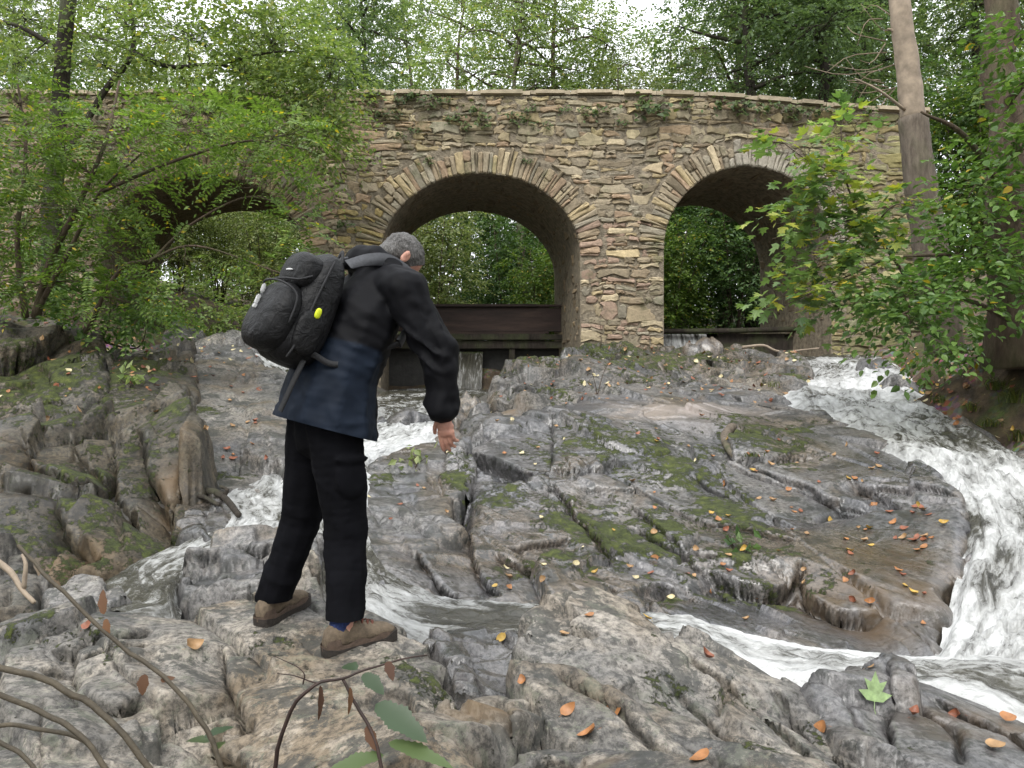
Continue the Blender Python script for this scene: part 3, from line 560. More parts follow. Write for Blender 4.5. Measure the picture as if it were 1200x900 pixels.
# ------------------------------------------------------------------ water courses
WSEC = {
 'cascade': [((905, 421, 14.9), (985, 416, 15.2), .3), ((955, 436, 13.2), (1040, 420, 13.4), .75), ((915, 458, 10.8), (1072, 452, 10.9), .9), ((960, 484, 9.0), (1112, 484, 9.1), .95), ((1035, 518, 7.5), (1165, 512, 7.7), .5), ((1085, 542, 6.8), (1225, 545, 6.9), .95),
             ((1120, 575, 6.15), (1270, 585, 6.2), .95), ((1134, 606, 5.6), (1290, 612, 5.75), .55), ((1136, 640, 5.2), (1300, 640, 5.4), .85), ((1124, 690, 4.72), (1300, 690, 4.95), .8), ((1112, 740, 4.3), (1300, 745, 4.5), .95), ((1090, 772, 4.0), (1300, 790, 4.15), .9), ((1080, 800, 3.85), (1300, 822, 3.95), .8)],
 'lower_stream': [((440, 552, 6.95), (325, 556, 6.85), .8), ((432, 606, 5.65), (340, 612, 5.6), .85), ((455, 662, 4.72), (365, 668, 4.65), .5), ((520, 696, 4.42), (425, 722, 4.1), .75), ((600, 704, 4.35), (520, 752, 3.85), .5), ((700, 712, 4.28), (650, 748, 3.9), .45),
                  ((790, 720, 4.22), (780, 752, 3.85), .8), ((900, 744, 4.1), (880, 792, 3.62), .95), ((1000, 760, 4.0), (960, 798, 3.58), .9), ((1110, 766, 4.02), (1060, 796, 3.6), .85), ((1210, 772, 4.1), (1150, 824, 3.42), .6), ((1310, 790, 4.1), (1270, 880, 3.1), .6)],
 'left_channel': [((340, 556, 6.9), (300, 562, 6.6), .8), ((335, 585, 6.2), (262, 578, 6.35), .9), ((330, 612, 5.4), (262, 614, 5.35), .9), ((255, 645, 4.95), (225, 632, 5.2), .6), ((215, 675, 4.45), (150, 662, 4.8), .35), ((200, 706, 3.98), (105, 690, 4.35), .25), ((150, 722, 3.8), (80, 712, 4.0), .3)],
 'upper_stream': [((590, 456, 16.7), (455, 456, 16.8), .3), ((585, 462, 13.9), (440, 460, 14.0), .35), ((572, 474, 11.8), (425, 474, 11.8), .5), ((528, 492, 9.8), (450, 488, 10.0), .9), ((500, 512, 8.6), (400, 510, 8.7), .95), ((440, 530, 7.8), (350, 530, 7.8), .9), ((440, 556, 6.9), (315, 560, 6.8), .8)],
 'side_trickle': [((305, 404, 14.6), (272, 404, 14.6), .6), ((320, 418, 12.6), (285, 414, 13.0), .8), ((352, 440, 10.6), (312, 432, 11.0), .7), ((400, 480, 8.9), (345, 468, 9.2), .8), ((430, 515, 8.2), (362, 510, 8.2), .8)],
}
def mat_water():
    m = NM("water")
    uv = m.tc.outputs['UV']
    fo = m.attr('foam')
    n1 = m.noise(1.0, 7, 0.62, co=m.map(uv, (2.8, 7, 1)), dist=1.4); n2 = m.noise(1.0, 5, 0.6, co=m.map(uv, (13, 24, 1)), dist=0.9)
    s = m.math('ADD', m.math('MULTIPLY', n1, 0.72), m.math('MULTIPLY', n2, 0.32))
    k = m.ramp(m.math('ADD', fo, m.math('MULTIPLY', m.math('SUBTRACT', s, 0.52), 2.3)), [(0.26, 0.0), (0.62, 0.55), (1.0, 1.0)])
    c = m.mix(k, m.ramp(n1, [(0.3, (0.028, 0.027, 0.022)), (0.7, (0.085, 0.08, 0.06))]), (0.60, 0.605, 0.60))
    r = m.mix(k, (0.10, 0.10, 0.10), (0.62, 0.62, 0.62))
    b = m.bump(m.math('ADD', n1, m.math('MULTIPLY', n2, 0.6)), 0.65, 0.06)
    m.set(c, r, b, 0.5)
    m.p.inputs['Subsurface Weight'].default_value = 0.0
    return m.m
MAT_WATER = mat_water()
def water(name, secs, res=0.022, amp=0.05, seed=5):
    L = PP([s[0] for s in secs]); R = PP([s[1] for s in secs]); fo = np.array([s[2] for s in secs])
    mid = (L + R) / 2; ln = np.linalg.norm(np.diff(mid, axis=0), axis=1).sum(); wd = np.linalg.norm(L - R, axis=1).mean()
    ns = int(ln / res); nt = int(wd / res)
    A = catmull(L, ns); B = catmull(R, ns); fs = np.interp(np.linspace(0, len(fo) - 1, ns), np.arange(len(fo)), fo)
    t = np.linspace(-0.07, 1.07, nt)
    V = A[:, None] * (1 - t)[None, :, None] + B[:, None] * t[None, :, None]
    sl = np.concatenate([[0], np.cumsum(np.linalg.norm(np.diff((A + B) / 2, axis=0), axis=1))])
    U = np.stack([np.repeat(sl, nt), np.tile((t - 0.5) * wd, ns)], 1)
    slope = np.abs(np.gradient((A + B)[:, 2] / 2, sl)); st = np.repeat(np.clip(slope * 2.0, 0.15, 1.2), nt)
    V = V.reshape(-1, 3); fm = np.repeat(fs, nt); e = np.abs(np.tile(t, ns) - 0.5) * 2
    q = np.stack([U[:, 0] * 2.2, U[:, 1] * 5.5, np.zeros(len(U))], 1)
    dz = amp * (0.35 + fm) * (0.5 + st) * (fbm(q, 4, seed) + 0.35 * np.abs(noise3(q * 3.1, seed + 3)))
    dz += 0.55 * amp * (0.2 + fm) * fbm(np.stack([U[:, 0] * 9, U[:, 1] * 13, U[:, 0] * 0], 1), 4, seed + 7, 0.65)
    V[:, 2] += dz * (1 - 0.9 * sstep(0.72, 0.98, e)) - 0.10 * sstep(0.86, 1.1, e)
    V[:, :2] += 0.02 * np.stack([noise3(q * 2, seed + 8), noise3(q * 2, seed + 9)], 1) * fm[:, None]
    foam = np.clip(fm * 0.84 + 0.5 * fbm(q * 0.55, 4, seed + 10) + 0.12 * sstep(0.7, 1.0, e) - 0.1, 0, 1.1)
    i = np.arange(ns - 1)[:, None] * nt; j = np.arange(nt - 1)[None]
    Q = np.stack([i + j, i + j + 1, i + nt + j + 1, i + nt + j], 2).reshape(-1, 4)
    me = mesh_np(name, V, Q, {'foam': foam}, True, MAT_WATER, uv=U)
    o = obj(name, me, kind='structure')
    for p in np.vstack([L, R, mid]): GCTRL.append((p[0], p[1], p[2] - 0.28))
    return o
for k, (nm, s) in enumerate(WSEC.items()):
    water('water', s, 0.02 if nm in ('cascade', 'lower_stream', 'left_channel') else 0.03, 0.085 if nm == 'cascade' else 0.05, 500 + 20 * k)

# ------------------------------------------------------------------ ground: one sheet out to the horizon
MAN = [P(40, 362, 10.5), P(-80, 345, 10), P(100, 372, 11.5), P(-200, 420, 7.5), P(-300, 560, 5.5), P(-300, 760, 3.8), P(-300, 900, 2.5), P(160, 388, 13.5), P(1100, 452, 9.6), P(1150, 470, 8.5), P(1200, 505, 7.6), P(1260, 530, 6.9), P(1100, 410, 11.5),
       P(1160, 405, 9.8), P(1230, 400, 8.5), P(1350, 380, 7.5), P(1350, 500, 6.3), P(1420, 640, 5), P(1420, 800, 4), P(1420, 950, 2.6), P(1040, 408, 13.5), P(1085, 395, 14.2)]
def zr(X, Y, r): return np.array([X, Y, CZ + r])
MAN += [zr(-1.0, 14.2, -0.45), zr(-0.3, 13.6, -0.45), zr(4.5, 14.5, 0.25), zr(4.5, 18, 0.35), zr(-0.6, 17, 0.2), zr(1.9, 15, 0.2), zr(-3.1, 15, 0.3), zr(-5.8, 15.5, 0.85), zr(-5.8, 18, 0.9), zr(-9, 15, 1.2), zr(-13, 12, 2.2), zr(-13, 17, 2.5), zr(8, 15.5, 1.2), zr(11, 13, 2.2), zr(12, 17, 2.8),
        zr(13, 8, 1.8), zr(-12, 7, 1.2), zr(-10, 3, -0.4), zr(10, 3.5, 0.2), zr(0, 0.5, -1.9), zr(-3, 0.5, -1.8), zr(3, 0.5, -2.0)]
gfun = tps(np.vstack([np.array(GCTRL), np.array(MAN)]), 5e-4)
def spaced(lo, hi, step, far):
    v = list(np.arange(lo, hi + step, step)); s = step
    while v[-1] < far: s *= 1.3; v.append(v[-1] + s)
    s = step
    while lo < 0 and v[0] > -far: s *= 1.3; v.insert(0, v[0] - s)
    return np.array(v)
gxs = spaced(-8.5, 8.5, 0.075, 600); gys = np.concatenate([[-600, -300, -150, -80, -45, -28, -18, -12, -8, -5, -3, -1.5, -0.6, -0.1], spaced(0.3, 15.0, 0.075, 900)])
GX, GY = np.meshgrid(gxs, gys); X = GX.ravel(); Y = GY.ravel()
near = gfun(np.clip(X, -13, 13), np.clip(Y, 0.5, 18))
side = np.maximum(np.abs(X - 0.5) - 3.5, 0)
far = CZ + 0.55 + 1.6 * (1 - np.exp(-side / 6.0)) + 0.16 * np.minimum(side, 60) + 0.05 * np.clip(Y - 24, 0, 120)
wf = np.maximum(sstep(16.5, 21, Y), sstep(9, 13, np.abs(X)) * sstep(1, 6, Y))
far = np.where(Y < 1, CZ - 1.9 + 1.2 * (1 - np.exp(-side / 6.0)) + 0.12 * np.minimum(side, 60), far); wf = np.maximum(wf, 1 - sstep(-6, 0.5, Y))
Z = near * (1 - wf) + far * wf
q = xyz(X, Y); am = sstep(0.0, 1.5, np.abs(X - 0.5) - 4.5)
Z = Z + 0.06 * fbm(q * 1.6, 4, 3) * (0.4 + am) + 0.5 * fbm(q * 0.15, 3, 4) * sstep(18, 30, Y)
def mat_ground():
    m = NM("forest_floor")
    c = m.ramp(m.noise(5, 6, 0.65), [(0.3, (0.030, 0.024, 0.018)), (0.5, (0.075, 0.055, 0.036)), (0.72, (0.14, 0.10, 0.06))])
    lv = m.vor(17, out='Color'); lf = m.ramp(m.noise(2.2, 4), [(0.5, 0.0), (0.62, 0.8)])
    c = m.mix(lf, c, m.mix(0.75, lv, (0.19, 0.10, 0.045)))
    c = m.mix(m.ramp(m.noise(1.1, 5, 0.65), [(0.50, 0.0), (0.62, 0.85)]), c, m.ramp(m.noise(18, 4), [(0.3, (0.02, 0.03, 0.008)), (0.7, (0.07, 0.095, 0.022))]))
    c = m.mix(m.math('MULTIPLY', m.attr('bed'), 0.9), c, m.ramp(m.noise(4, 5), [(0.3, (0.05, 0.048, 0.045)), (0.7, (0.14, 0.13, 0.12))]))
    return m.set(c, m.mix(m.attr('bed'), (0.9, 0.9, 0.9), (0.4, 0.4, 0.4)), m.bump(m.noise(12, 7, 0.7), 0.8, 0.05), 0.3)
bed = np.where(X > 0, 1 - sstep(4.2, 4.8, X), 1 - sstep(4.4, 5.8, -X)) * (1 - sstep(14, 17, Y))
ny, nx = GX.shape; b = (np.arange(ny - 1)[:, None] * nx + np.arange(nx - 1)[None]).ravel()
Q = np.stack([b, b + 1, b + nx + 1, b + nx], 1); V = np.stack([X, Y, Z], 1)
ground = obj('ground', mesh_np('ground', V, Q, {'bed': bed}, True, mat_ground()), kind='structure'); add_bvh(ground, V, Q)
def gz(x, y): return drop(x, y, 60, ('ground',))[0].z
# ------------------------------------------------------------------ stone bridge
YB, BD = 15.0, 3.3
SK = -0.095          # the passage runs slightly askew to the face
S_ = YB / F
bx_ = lambda px: (px - 600.0) * S_
bz_ = lambda py: CZ + (450.0 - py) * S_
ARCH = [(bx_(236), 120 * S_, bz_(300), 97 * S_), (bx_(563), 117 * S_, bz_(300), 97 * S_), (bx_(876), 98 * S_, bz_(292), 97 * S_)]
BX0, BX1 = bx_(-420), bx_(1086)
BASE = CZ - 0.7
def top_z(x):
    px = 600 + np.asarray(x) / S_
    return bz_(112 + 20 * sstep(760, 1120, px) + 2 * np.clip((px - 780) / 320, 0, 1))
bridge = empty('stone_bridge', (bx_(563), YB, BASE), label='old rubble stone bridge with three round arches across the stream', category='bridge')
BINV = Matrix.Translation(-Vector(bridge.location))
def bpart(name, me, **k):
    me.transform(BINV); return obj(name, me, bridge, **k)
# mortar core
xs = [BX0]; zb = [BASE]
for (cx, a, sp, b) in ARCH:
    xs += [cx - a]; zb += [BASE]
    for th in np.linspace(np.pi, 0, 49): xs.append(cx + a * math.cos(th)); zb.append(sp + b * math.sin(th))
    xs += [cx + a]; zb += [BASE]
xs.append(BX1); zb.append(BASE); xs = np.array(xs); zb = np.array(zb)
# finer columns where the top slopes
mid = np.linspace(ARCH[2][0] + ARCH[2][1] + 0.05, BX1 - 0.05, 10); k = len(xs) - 1
xs = np.insert(xs, k, mid); zb = np.insert(zb, k, np.full(len(mid), BASE)); zt = top_z(xs); n = len(xs)
V = np.vstack([np.stack([xs, np.full(n, YB + 0.010), zb], 1), np.stack([xs, np.full(n, YB + 0.010), zt], 1), np.stack([xs + SK * BD, np.full(n, YB + BD), zb], 1), np.stack([xs + SK * BD, np.full(n, YB + BD), zt], 1)])
i = np.arange(n - 1)
Q = np.vstack([np.stack([i, i + 1, n + i + 1, n + i], 1), np.stack([2 * n + i + 1, 2 * n + i, 3 * n + i, 3 * n + i + 1], 1), np.stack([n + i, n + i + 1, 3 * n + i + 1, 3 * n + i], 1), np.stack([2 * n + i, 2 * n + i + 1, i + 1, i], 1),
               [[n - 1, 3 * n - 1, 4 * n - 1, 2 * n - 1], [2 * n, 0, n, 3 * n]]])
MAT_MORTAR = mat_simple("mortar", (0.225, 0.19, 0.14), 0.95, 0.5, 11, 0.9, 0.2, 0.05)
bpart('wall_core', mesh_np('wall_core', V, Q, None, False, MAT_MORTAR))
MAT_STONE = mat_tint("bridge_stone", 0.9, 20, 0.38, 0.6, 0.25, moss=0.5)
PAL = np.array([(0.30, 0.245, 0.17), (0.27, 0.235, 0.185), (0.245, 0.21, 0.165), (0.34, 0.275, 0.165), (0.305, 0.215, 0.155), (0.235, 0.22, 0.19), (0.21, 0.175, 0.13), (0.37, 0.315, 0.225), (0.26, 0.205, 0.15)])
PAL = 0.70 * PAL * 1.18 + 0.30 * PAL.mean(1, keepdims=True) * np.array((1.22, 1.10, 0.92))
PAL = PAL * np.array((1.05, 1.0, 0.88))
brg = rng_(77)
def stone_geo(outline, fmap, prot, rg, shrink=0.012, back=0.09):
    """outline (n,2) -> pillow-faced stone through fmap(u, v, w)"""
    o = np.asarray(outline, float); n = len(o); c = o.mean(0); d = o - c; L = np.linalg.norm(d, axis=1)[:, None]
    r1 = c + d * np.clip(1 - shrink / (L + 1e-6), 0.4, 1); r2 = c + d * np.clip(1 - (shrink + 0.022) / (L + 1e-6), 0.3, 0.9)
    tl = rg.normal(0, 0.10, 2)
    w2 = prot + (r2 - c) @ tl + rg.normal(0, 0.005, n)
    P0 = fmap(r1[:, 0], r1[:, 1], np.full(n, -back)); P1 = fmap(r1[:, 0], r1[:, 1], w2 - 0.020); P2 = fmap(r2[:, 0], r2[:, 1], w2)
    Pc = fmap(c[:1], c[1:], np.array([prot + 0.006]))
    i = np.arange(n); j = (i + 1) % n
    Q = np.vstack([np.stack([i, j, n + j, n + i], 1), np.stack([n + i, n + j, 2 * n + j, 2 * n + i], 1)])
    T = np.stack([2 * n + i, 2 * n + j, np.full(n, 3 * n)], 1)
    return np.vstack([P0, P1, P2, Pc]), T, Q
def wallmap(u, v, w): return np.stack([u, YB - w, v], 1)
STONES = []       # (visible area, V, T, Q, tint)
def quad_outline(u0, u1, v0, v1, rg, j=0.16):
    """irregular 8-10 sided stone filling a rectangle"""
    w, h = u1 - u0, v1 - v0; m = min(w, h); J = j * m
    cut = rg.uniform(0.04, 0.32, 4) * m; pts = []
    pts += [(u0 + cut[0], v0), (u0 + w * rg.uniform(0.35, 0.65), v0 + rg.normal(0, J * 0.5)), (u1 - cut[1], v0), (u1, v0 + cut[1]), (u1 + rg.normal(0, J * 0.4), v0 + h * 0.5), (u1, v1 - cut[2]),
            (u1 - cut[2], v1), (u0 + w * rg.uniform(0.35, 0.65), v1 + rg.normal(0, J * 0.5)), (u0 + cut[3], v1), (u0, v1 - cut[3]), (u0 + rg.normal(0, J * 0.4), v0 + h * 0.5), (u0, v0 + cut[0])]
    o = np.array(pts); o += rg.normal(0, J * 0.35, o.shape); return o
def in_px(u, v):
    px = 600 + u / YB * F; return -40 < px < 1240
def tint_at(u, v, rg, dark=1.0):
    t = PAL[rg.integers(len(PAL))] * rg.uniform(0.72, 1.22) * dark
    px = 600 + u / S_; py = 450 - (v - CZ) / S_
    if 400 < px < 470 and 210 < py < 300 and rg.random() < 0.35: t = np.array((0.37, 0.285, 0.13)) * rg.uniform(0.8, 1.1)
    if 640 < px < 760 and py > 260 and rg.random() < 0.35: t = np.array((0.33, 0.235, 0.175)) * rg.uniform(0.8, 1.1)
    if px > 930: t = t * (0.72, 0.80, 0.62)
    if px < 360: t = t * 0.8
    if py < 165: t = t * (0.86, 0.88, 0.84)
    return t
# random rubble, laid in wavering courses
v = BASE + 0.5; rows = []
while v < bz_(105):
    h = float(np.clip(brg.lognormal(math.log(0.125), 0.38), 0.07, 0.27)); rows.append((v, v + h)); v += h
def wob(u, v): return 0.09 * noise3(np.stack([u * 0.55, v * 0.8, u * 0], 1), 8) + 0.045 * noise3(np.stack([u * 2.1, v * 1.7, u * 0], 1), 9)
for (v0, v1) in rows:
    u = BX0 + brg.uniform(0, 0.3); h = v1 - v0
    while u < BX1 - 0.05:
        w = float(np.clip(brg.lognormal(math.log(0.165 + 0.8 * h), 0.46), 0.09, 0.65)); ue = min(u + w, BX1)
        if BX1 - ue < 0.12: ue = BX1
        cells = [(u, ue, v0, v1)]
        if h > 0.13 and brg.random() < 0.36:
            c = v0 + h * brg.uniform(0.35, 0.65); cells = [(u, ue, v0, c), (u, ue, c, v1)]
            if w > 0.4 and brg.random() < 0.6:
                k = brg.integers(2); q_ = cells.pop(k); m_ = q_[0] + (q_[1] - q_[0]) * brg.uniform(0.35, 0.65); cells += [(q_[0], m_, q_[2], q_[3]), (m_, q_[1], q_[2], q_[3])]
        u = ue
        for (a0, a1, b0, b1) in cells:
            o = quad_outline(a0, a1, b0, b1, brg, 0.30); o[:, 1] += wob(o[:, 0], o[:, 1]); skip = False
            c = o.mean(0)
            if c[1] > top_z(c[0]) - 0.03: continue
            o[:, 1] = np.minimum(o[:, 1], top_z(o[:, 0]))
            o[:, 0] = np.clip(o[:, 0], BX0, BX1)
            for (cx, a, sp, b) in ARCH:
                ea, eb = a + 0.48, b + 0.52
                if c[1] > sp:
                    if ((c[0] - cx) / ea) ** 2 + ((c[1] - sp) / eb) ** 2 < 1.0: skip = True; break
                    rr = np.sqrt(((o[:, 0] - cx) / ea) ** 2 + (np.maximum(o[:, 1] - sp, 0) / eb) ** 2); k = (rr < 1.0) & (o[:, 1] > sp)
                    s = np.where(k, 1.0 / np.maximum(rr, 0.5), 1.0); o[:, 0] = cx + (o[:, 0] - cx) * s; o[:, 1] = np.where(k, sp + (o[:, 1] - sp) * s, o[:, 1])
                else:
                    if abs(c[0] - cx) < a + 0.02: skip = True; break
                    k = np.abs(o[:, 0] - cx) < a; o[:, 0] = np.where(k, cx + np.sign(c[0] - cx) * a, o[:, 0])
            if skip: continue
            px = 600 + c[0] / S_
            g = stone_geo(o, wallmap, brg.uniform(-0.005, 0.032), brg, 0.009)
            ar = (o[:, 0].max() - o[:, 0].min()) * (o[:, 1].max() - o[:, 1].min())
            STONES.append((ar if 330 < px < 1090 else 0.0, *g, tint_at(c[0], c[1], brg)))
# voussoirs and vault stones
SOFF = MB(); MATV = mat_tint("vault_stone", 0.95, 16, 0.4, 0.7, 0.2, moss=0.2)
for ai, (cx, a, sp, b) in enumerate(ARCH):
    th = np.linspace(0, np.pi, 800); ex, ez = cx - a * np.cos(th), sp + b * np.sin(th)
    arc = np.concatenate([[0], np.cumsum(np.hypot(np.diff(ex), np.diff(ez)))]); tot = arc[-1]
    nx_, nz_ = -np.cos(th) / a, np.sin(th) / b; nn = np.hypot(nx_, nz_); nx_, nz_ = nx_ / nn, nz_ / nn
    def amap(s, r, w):
        X_ = np.interp(s, arc, ex); Z_ = np.interp(s, arc, ez); A_ = np.interp(s, arc, nx_); B_ = np.interp(s, arc, nz_)
        return np.stack([X_ + A_ * r, YB - 0.01 - w, Z_ + B_ * r], 1)
    s = 0.0
    while s < tot:
        t_ = float(np.clip(brg.lognormal(math.log(0.075), 0.38), 0.04, 0.17)); e = min(s + t_, tot); L_ = brg.uniform(0.34, 0.58)
        segs = [(-0.005, L_)] if brg.random() < 0.7 else [(-0.005, L_ * 0.5), (L_ * 0.5, L_)]
        for (r0, r1) in segs:
            o = quad_outline(s, e, r0, r1, brg, 0.10); g = stone_geo(o, amap, brg.uniform(0.005, 0.04), brg, 0.006)
            c = amap(np.array([(s + e) / 2]), np.array([(r0 + r1) / 2]), np.array([0.0]))[0]
            tn = tint_at(c[0], c[2], brg, 0.98); 
            if ai == 2 and c[0] > cx - 0.3: tn = np.array((0.32, 0.29, 0.235)) * brg.uniform(0.8, 1.1)
            STONES.append(((e - s) * (r1 - r0) * 1.3 if ai > 0 else 0.0, *g, tn))
        s = e
    # soffit and jambs: courses running along the vault
    full = np.concatenate([[-1.6], arc, [tot + 1.6]])
    FX = np.concatenate([[cx - a], ex, [cx + a]]); FZ = np.concatenate([[sp - 1.6], ez, [sp - 1.6]]); NX = np.concatenate([[-1], nx_, [1]]); NZ = np.concatenate([[0], nz_, [0]])
    def smap(s, y, w):
        X_ = np.interp(s, full, FX); Z_ = np.interp(s, full, FZ); A_ = np.interp(s, full, NX); B_ = np.interp(s, full, NZ)
        return np.stack([X_ - A_ * (w - 0.03) + SK * (y - YB), y, Z_ - B_ * (w - 0.03)], 1)
    s = -1.55
    while s < tot + 1.55:
        h = float(np.clip(brg.lognormal(math.log(0.12), 0.35), 0.06, 0.24)); y = YB + 0.06
        while y < YB + BD:
            w = float(np.clip(brg.lognormal(math.log(0.33), 0.4), 0.14, 0.7)); ye = min(y + w, YB + BD)
            V_, T_, Q_ = stone_geo(quad_outline(s, s + h, y, ye, brg), smap, brg.uniform(0.0, 0.035), brg, 0.01, 0.05)
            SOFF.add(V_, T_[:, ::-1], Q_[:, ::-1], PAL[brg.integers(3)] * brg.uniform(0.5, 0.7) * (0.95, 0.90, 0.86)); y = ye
        s += h
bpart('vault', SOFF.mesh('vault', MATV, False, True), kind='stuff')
STONES.sort(key=lambda t: -t[0]); rest = MB()
for k, (ar, V_, T_, Q_, tn) in enumerate(STONES):
    if k < 290:
        mb = MB(); mb.add(V_, T_, Q_, tn); bpart('stone', mb.mesh('stone', MAT_STONE, False, True))
    else: rest.add(V_, T_, Q_, tn)
bpart('rubble_stonework', rest.mesh('rubble_stonework', MAT_STONE, False, True), kind='stuff')
# coping
MAT_COPE = mat_tint("coping", 0.9, 9, 0.35, 0.5, 0.25, moss=0.25)
u = BX0
while u < BX1 + 0.04:
    w = brg.uniform(0.55, 1.1); e = min(u + w, BX1 + 0.06); mb = MB()
    z0 = float(top_z(u)); z1 = float(top_z(e)); hgt = 0.10; jz = brg.normal(0, 0.006)
    box(mb, (u + 0.004, YB - 0.085 + brg.normal(0, 0.008), 0), (e - 0.004, YB + 0.42, hgt), PAL[1] * brg.uniform(0.95, 1.2), 0.004, brg, 0.014)
    for Vv in mb.V: Vv[:, 2] += z0 + (z1 - z0) * (Vv[:, 0] - u) / (e - u) + jz + 0.004
    bpart('coping_stone', mb.mesh('coping_stone', MAT_COPE, False, True)); u = e

# ------------------------------------------------------------------ weirs under the arches
def mat_rust():
    m = NM("rusty_steel")
    c = m.ramp(m.noise(1, 6, 0.6, co=m.map(m.pos, (1.2, 1, 9))), [(0.3, (0.016, 0.010, 0.008)), (0.55, (0.036, 0.021, 0.016)), (0.8, (0.065, 0.040, 0.029))])
    return m.set(c, 0.7, m.bump(m.noise(18, 6), 0.3, 0.02), 0.35)
MAT_RUST = mat_rust(); MAT_WOOD = mat_bark("wet_wood", (0.012, 0.010, 0.008), (0.05, 0.04, 0.032), 6)
wy = YB + 2.3
w0 = lambda px, y: (px - 600) / F * y
wz = lambda py, y: CZ + (450 - py) / F * y
weir = empty('weir_gate', (w0(563, wy), wy, wz(462, wy)), label='rust-brown steel weir gate under the middle arch', category='weir')
def part_of(root, name, me, **k):
    me.transform(Matrix.Translation(-Vector(root.location))); return obj(name, me, root, **k)
xl, xr = ARCH[1][0] - ARCH[1][1] - 0.05 + SK * 2.3, ARCH[1][0] + ARCH[1][1] + 0.05 + SK * 2.3
mb = MB(); box(mb, (xl, wy, wz(391, wy)), (xr, wy + 0.12, wz(358, wy)), None, 0, None, 0.01); part_of(weir, 'gate_plate', mb.mesh('gate_plate', MAT_RUST, False))
mb = MB(); box(mb, (xl, wy - 0.10, wz(360, wy)), (xr, wy + 0.18, wz(356.5, wy)), None, 0, None, 0.01); part_of(weir, 'top_flange', mb.mesh('top_flange', MAT_RUST, False))
mb = MB(); box(mb, (xl, wy - 0.16, wz(399, wy)), (xr, wy + 0.1, wz(391.5, wy)), None, 0, None, 0.015); part_of(weir, 'lower_beam', mb.mesh('lower_beam', MAT_WOOD, False))
mb = MB(); box(mb, (xl, wy - 0.08, wz(409, wy)), (xr, wy + 0.1, wz(399.5, wy)), None, 0, None, 0.015); part_of(weir, 'sill_beam', mb.mesh('sill_beam', MAT_WOOD, False))
mb = MB(); box(mb, (xl, wy + 0.35, BASE), (xr, wy + 0.6, wz(409, wy) + 0.05)); part_of(weir, 'sill_wall', mb.mesh('sill_wall', mat_simple("dark_stone", (0.03, 0.028, 0.025), 0.6, 0.4, 8, 0.8), False))
for px in (528, 600):
    mb = MB(); box(mb, (w0(px, wy) - 0.07, wy - 0.06, BASE), (w0(px, wy) + 0.07, wy + 0.1, wz(408, wy)), None, 0, None, 0.012); part_of(weir, 'post', mb.mesh('post', MAT_WOOD, False))
wy2 = YB + 1.6
weir2 = empty('weir_boards', (w0(850, wy2), wy2, wz(420, wy2)), label='black wooden weir boards under the right arch', category='weir')
xl2, xr2 = ARCH[2][0] - ARCH[2][1] - 0.05 + SK * 1.6, ARCH[2][0] + ARCH[2][1] + 0.05 + SK * 1.6
mb = MB(); tube(mb, catmull([(xl2, wy2 - 0.1, wz(388.5, wy2)), (w0(850, wy2), wy2 - 0.1, wz(388, wy2)), (xr2, wy2 - 0.1, wz(386, wy2))], 14), 0.055, 9, None, 0.15, 4); part_of(weir2, 'top_log', mb.mesh('top_log', MAT_WOOD))
mb = MB(); box(mb, (w0(829, wy2), wy2, wz(425, wy2)), (xr2, wy2 + 0.1, wz(391, wy2)), None, 0, None, 0.012); part_of(weir2, 'board', mb.mesh('board', MAT_WOOD, False))
mb = MB(); box(mb, (xl2, wy2 + 0.12, wz(430, wy2)), (w0(829, wy2), wy2 + 0.24, wz(394, wy2)), None, 0, None, 0.012); part_of(weir2, 'board', mb.mesh('board', MAT_WOOD, False))
# thin falls over the weirs and the held-back water
def fall(x0, x1, y0, z0, z1, foam, seed, out=0.25):
    nx_, nz_ = max(6, int((x1 - x0) / 0.03)), 36; t = np.linspace(0, 1, nz_); xx = np.linspace(x0, x1, nx_)
    V = np.zeros((nz_, nx_, 3)); V[..., 0] = xx[None]; V[..., 1] = y0 - (out * t ** 0.6)[:, None]; V[..., 2] = (z0 + (z1 - z0) * t ** 1.5)[:, None]
    V = V.reshape(-1, 3); q = np.stack([V[:, 0] * 9, V[:, 2] * 1.6, V[:, 1] * 0], 1); V[:, 1] += 0.06 * fbm(q, 4, seed)
    U = np.stack([(z0 - V[:, 2]) * 0.6, V[:, 0]], 1)
    i = np.arange(nz_ - 1)[:, None] * nx_; j = np.arange(nx_ - 1)[None]
    Q = np.stack([i + j, i + nx_ + j, i + nx_ + j + 1, i + j + 1], 2).reshape(-1, 4)
    obj('water', mesh_np('waterfall', V, Q, {'foam': np.full(len(V), foam) + 0.25 * fbm(q, 3, seed + 1)}, True, MAT_WATER, uv=U), kind='structure')
fall(w0(538, wy), w0(566, wy), wy + 0.33, wz(411, wy), wz(468, 14.6), 0.22, 21, 1.1)
fall(xl2, w0(829, wy2), wy2 + 0.12, wz(391, wy2), wz(418, wy2 - 0.2), 0.55, 22, 0.2)
for (a0, a1, y0, z) in ((xl, xr, wy + 0.33, wz(410, wy)), (xl2, xr2, wy2 + 0.1, wz(391, wy2))):
    V = np.array([(a0, y0, z), (a1, y0, z), (a1 + 0.6, y0 + 9, z), (a0 - 0.6, y0 + 9, z)])
    obj('water', mesh_np('pond', V, np.array([[0, 1, 2, 3]]), {'foam': np.zeros(4)}, True, MAT_WATER, uv=V[:, :2]), kind='structure')
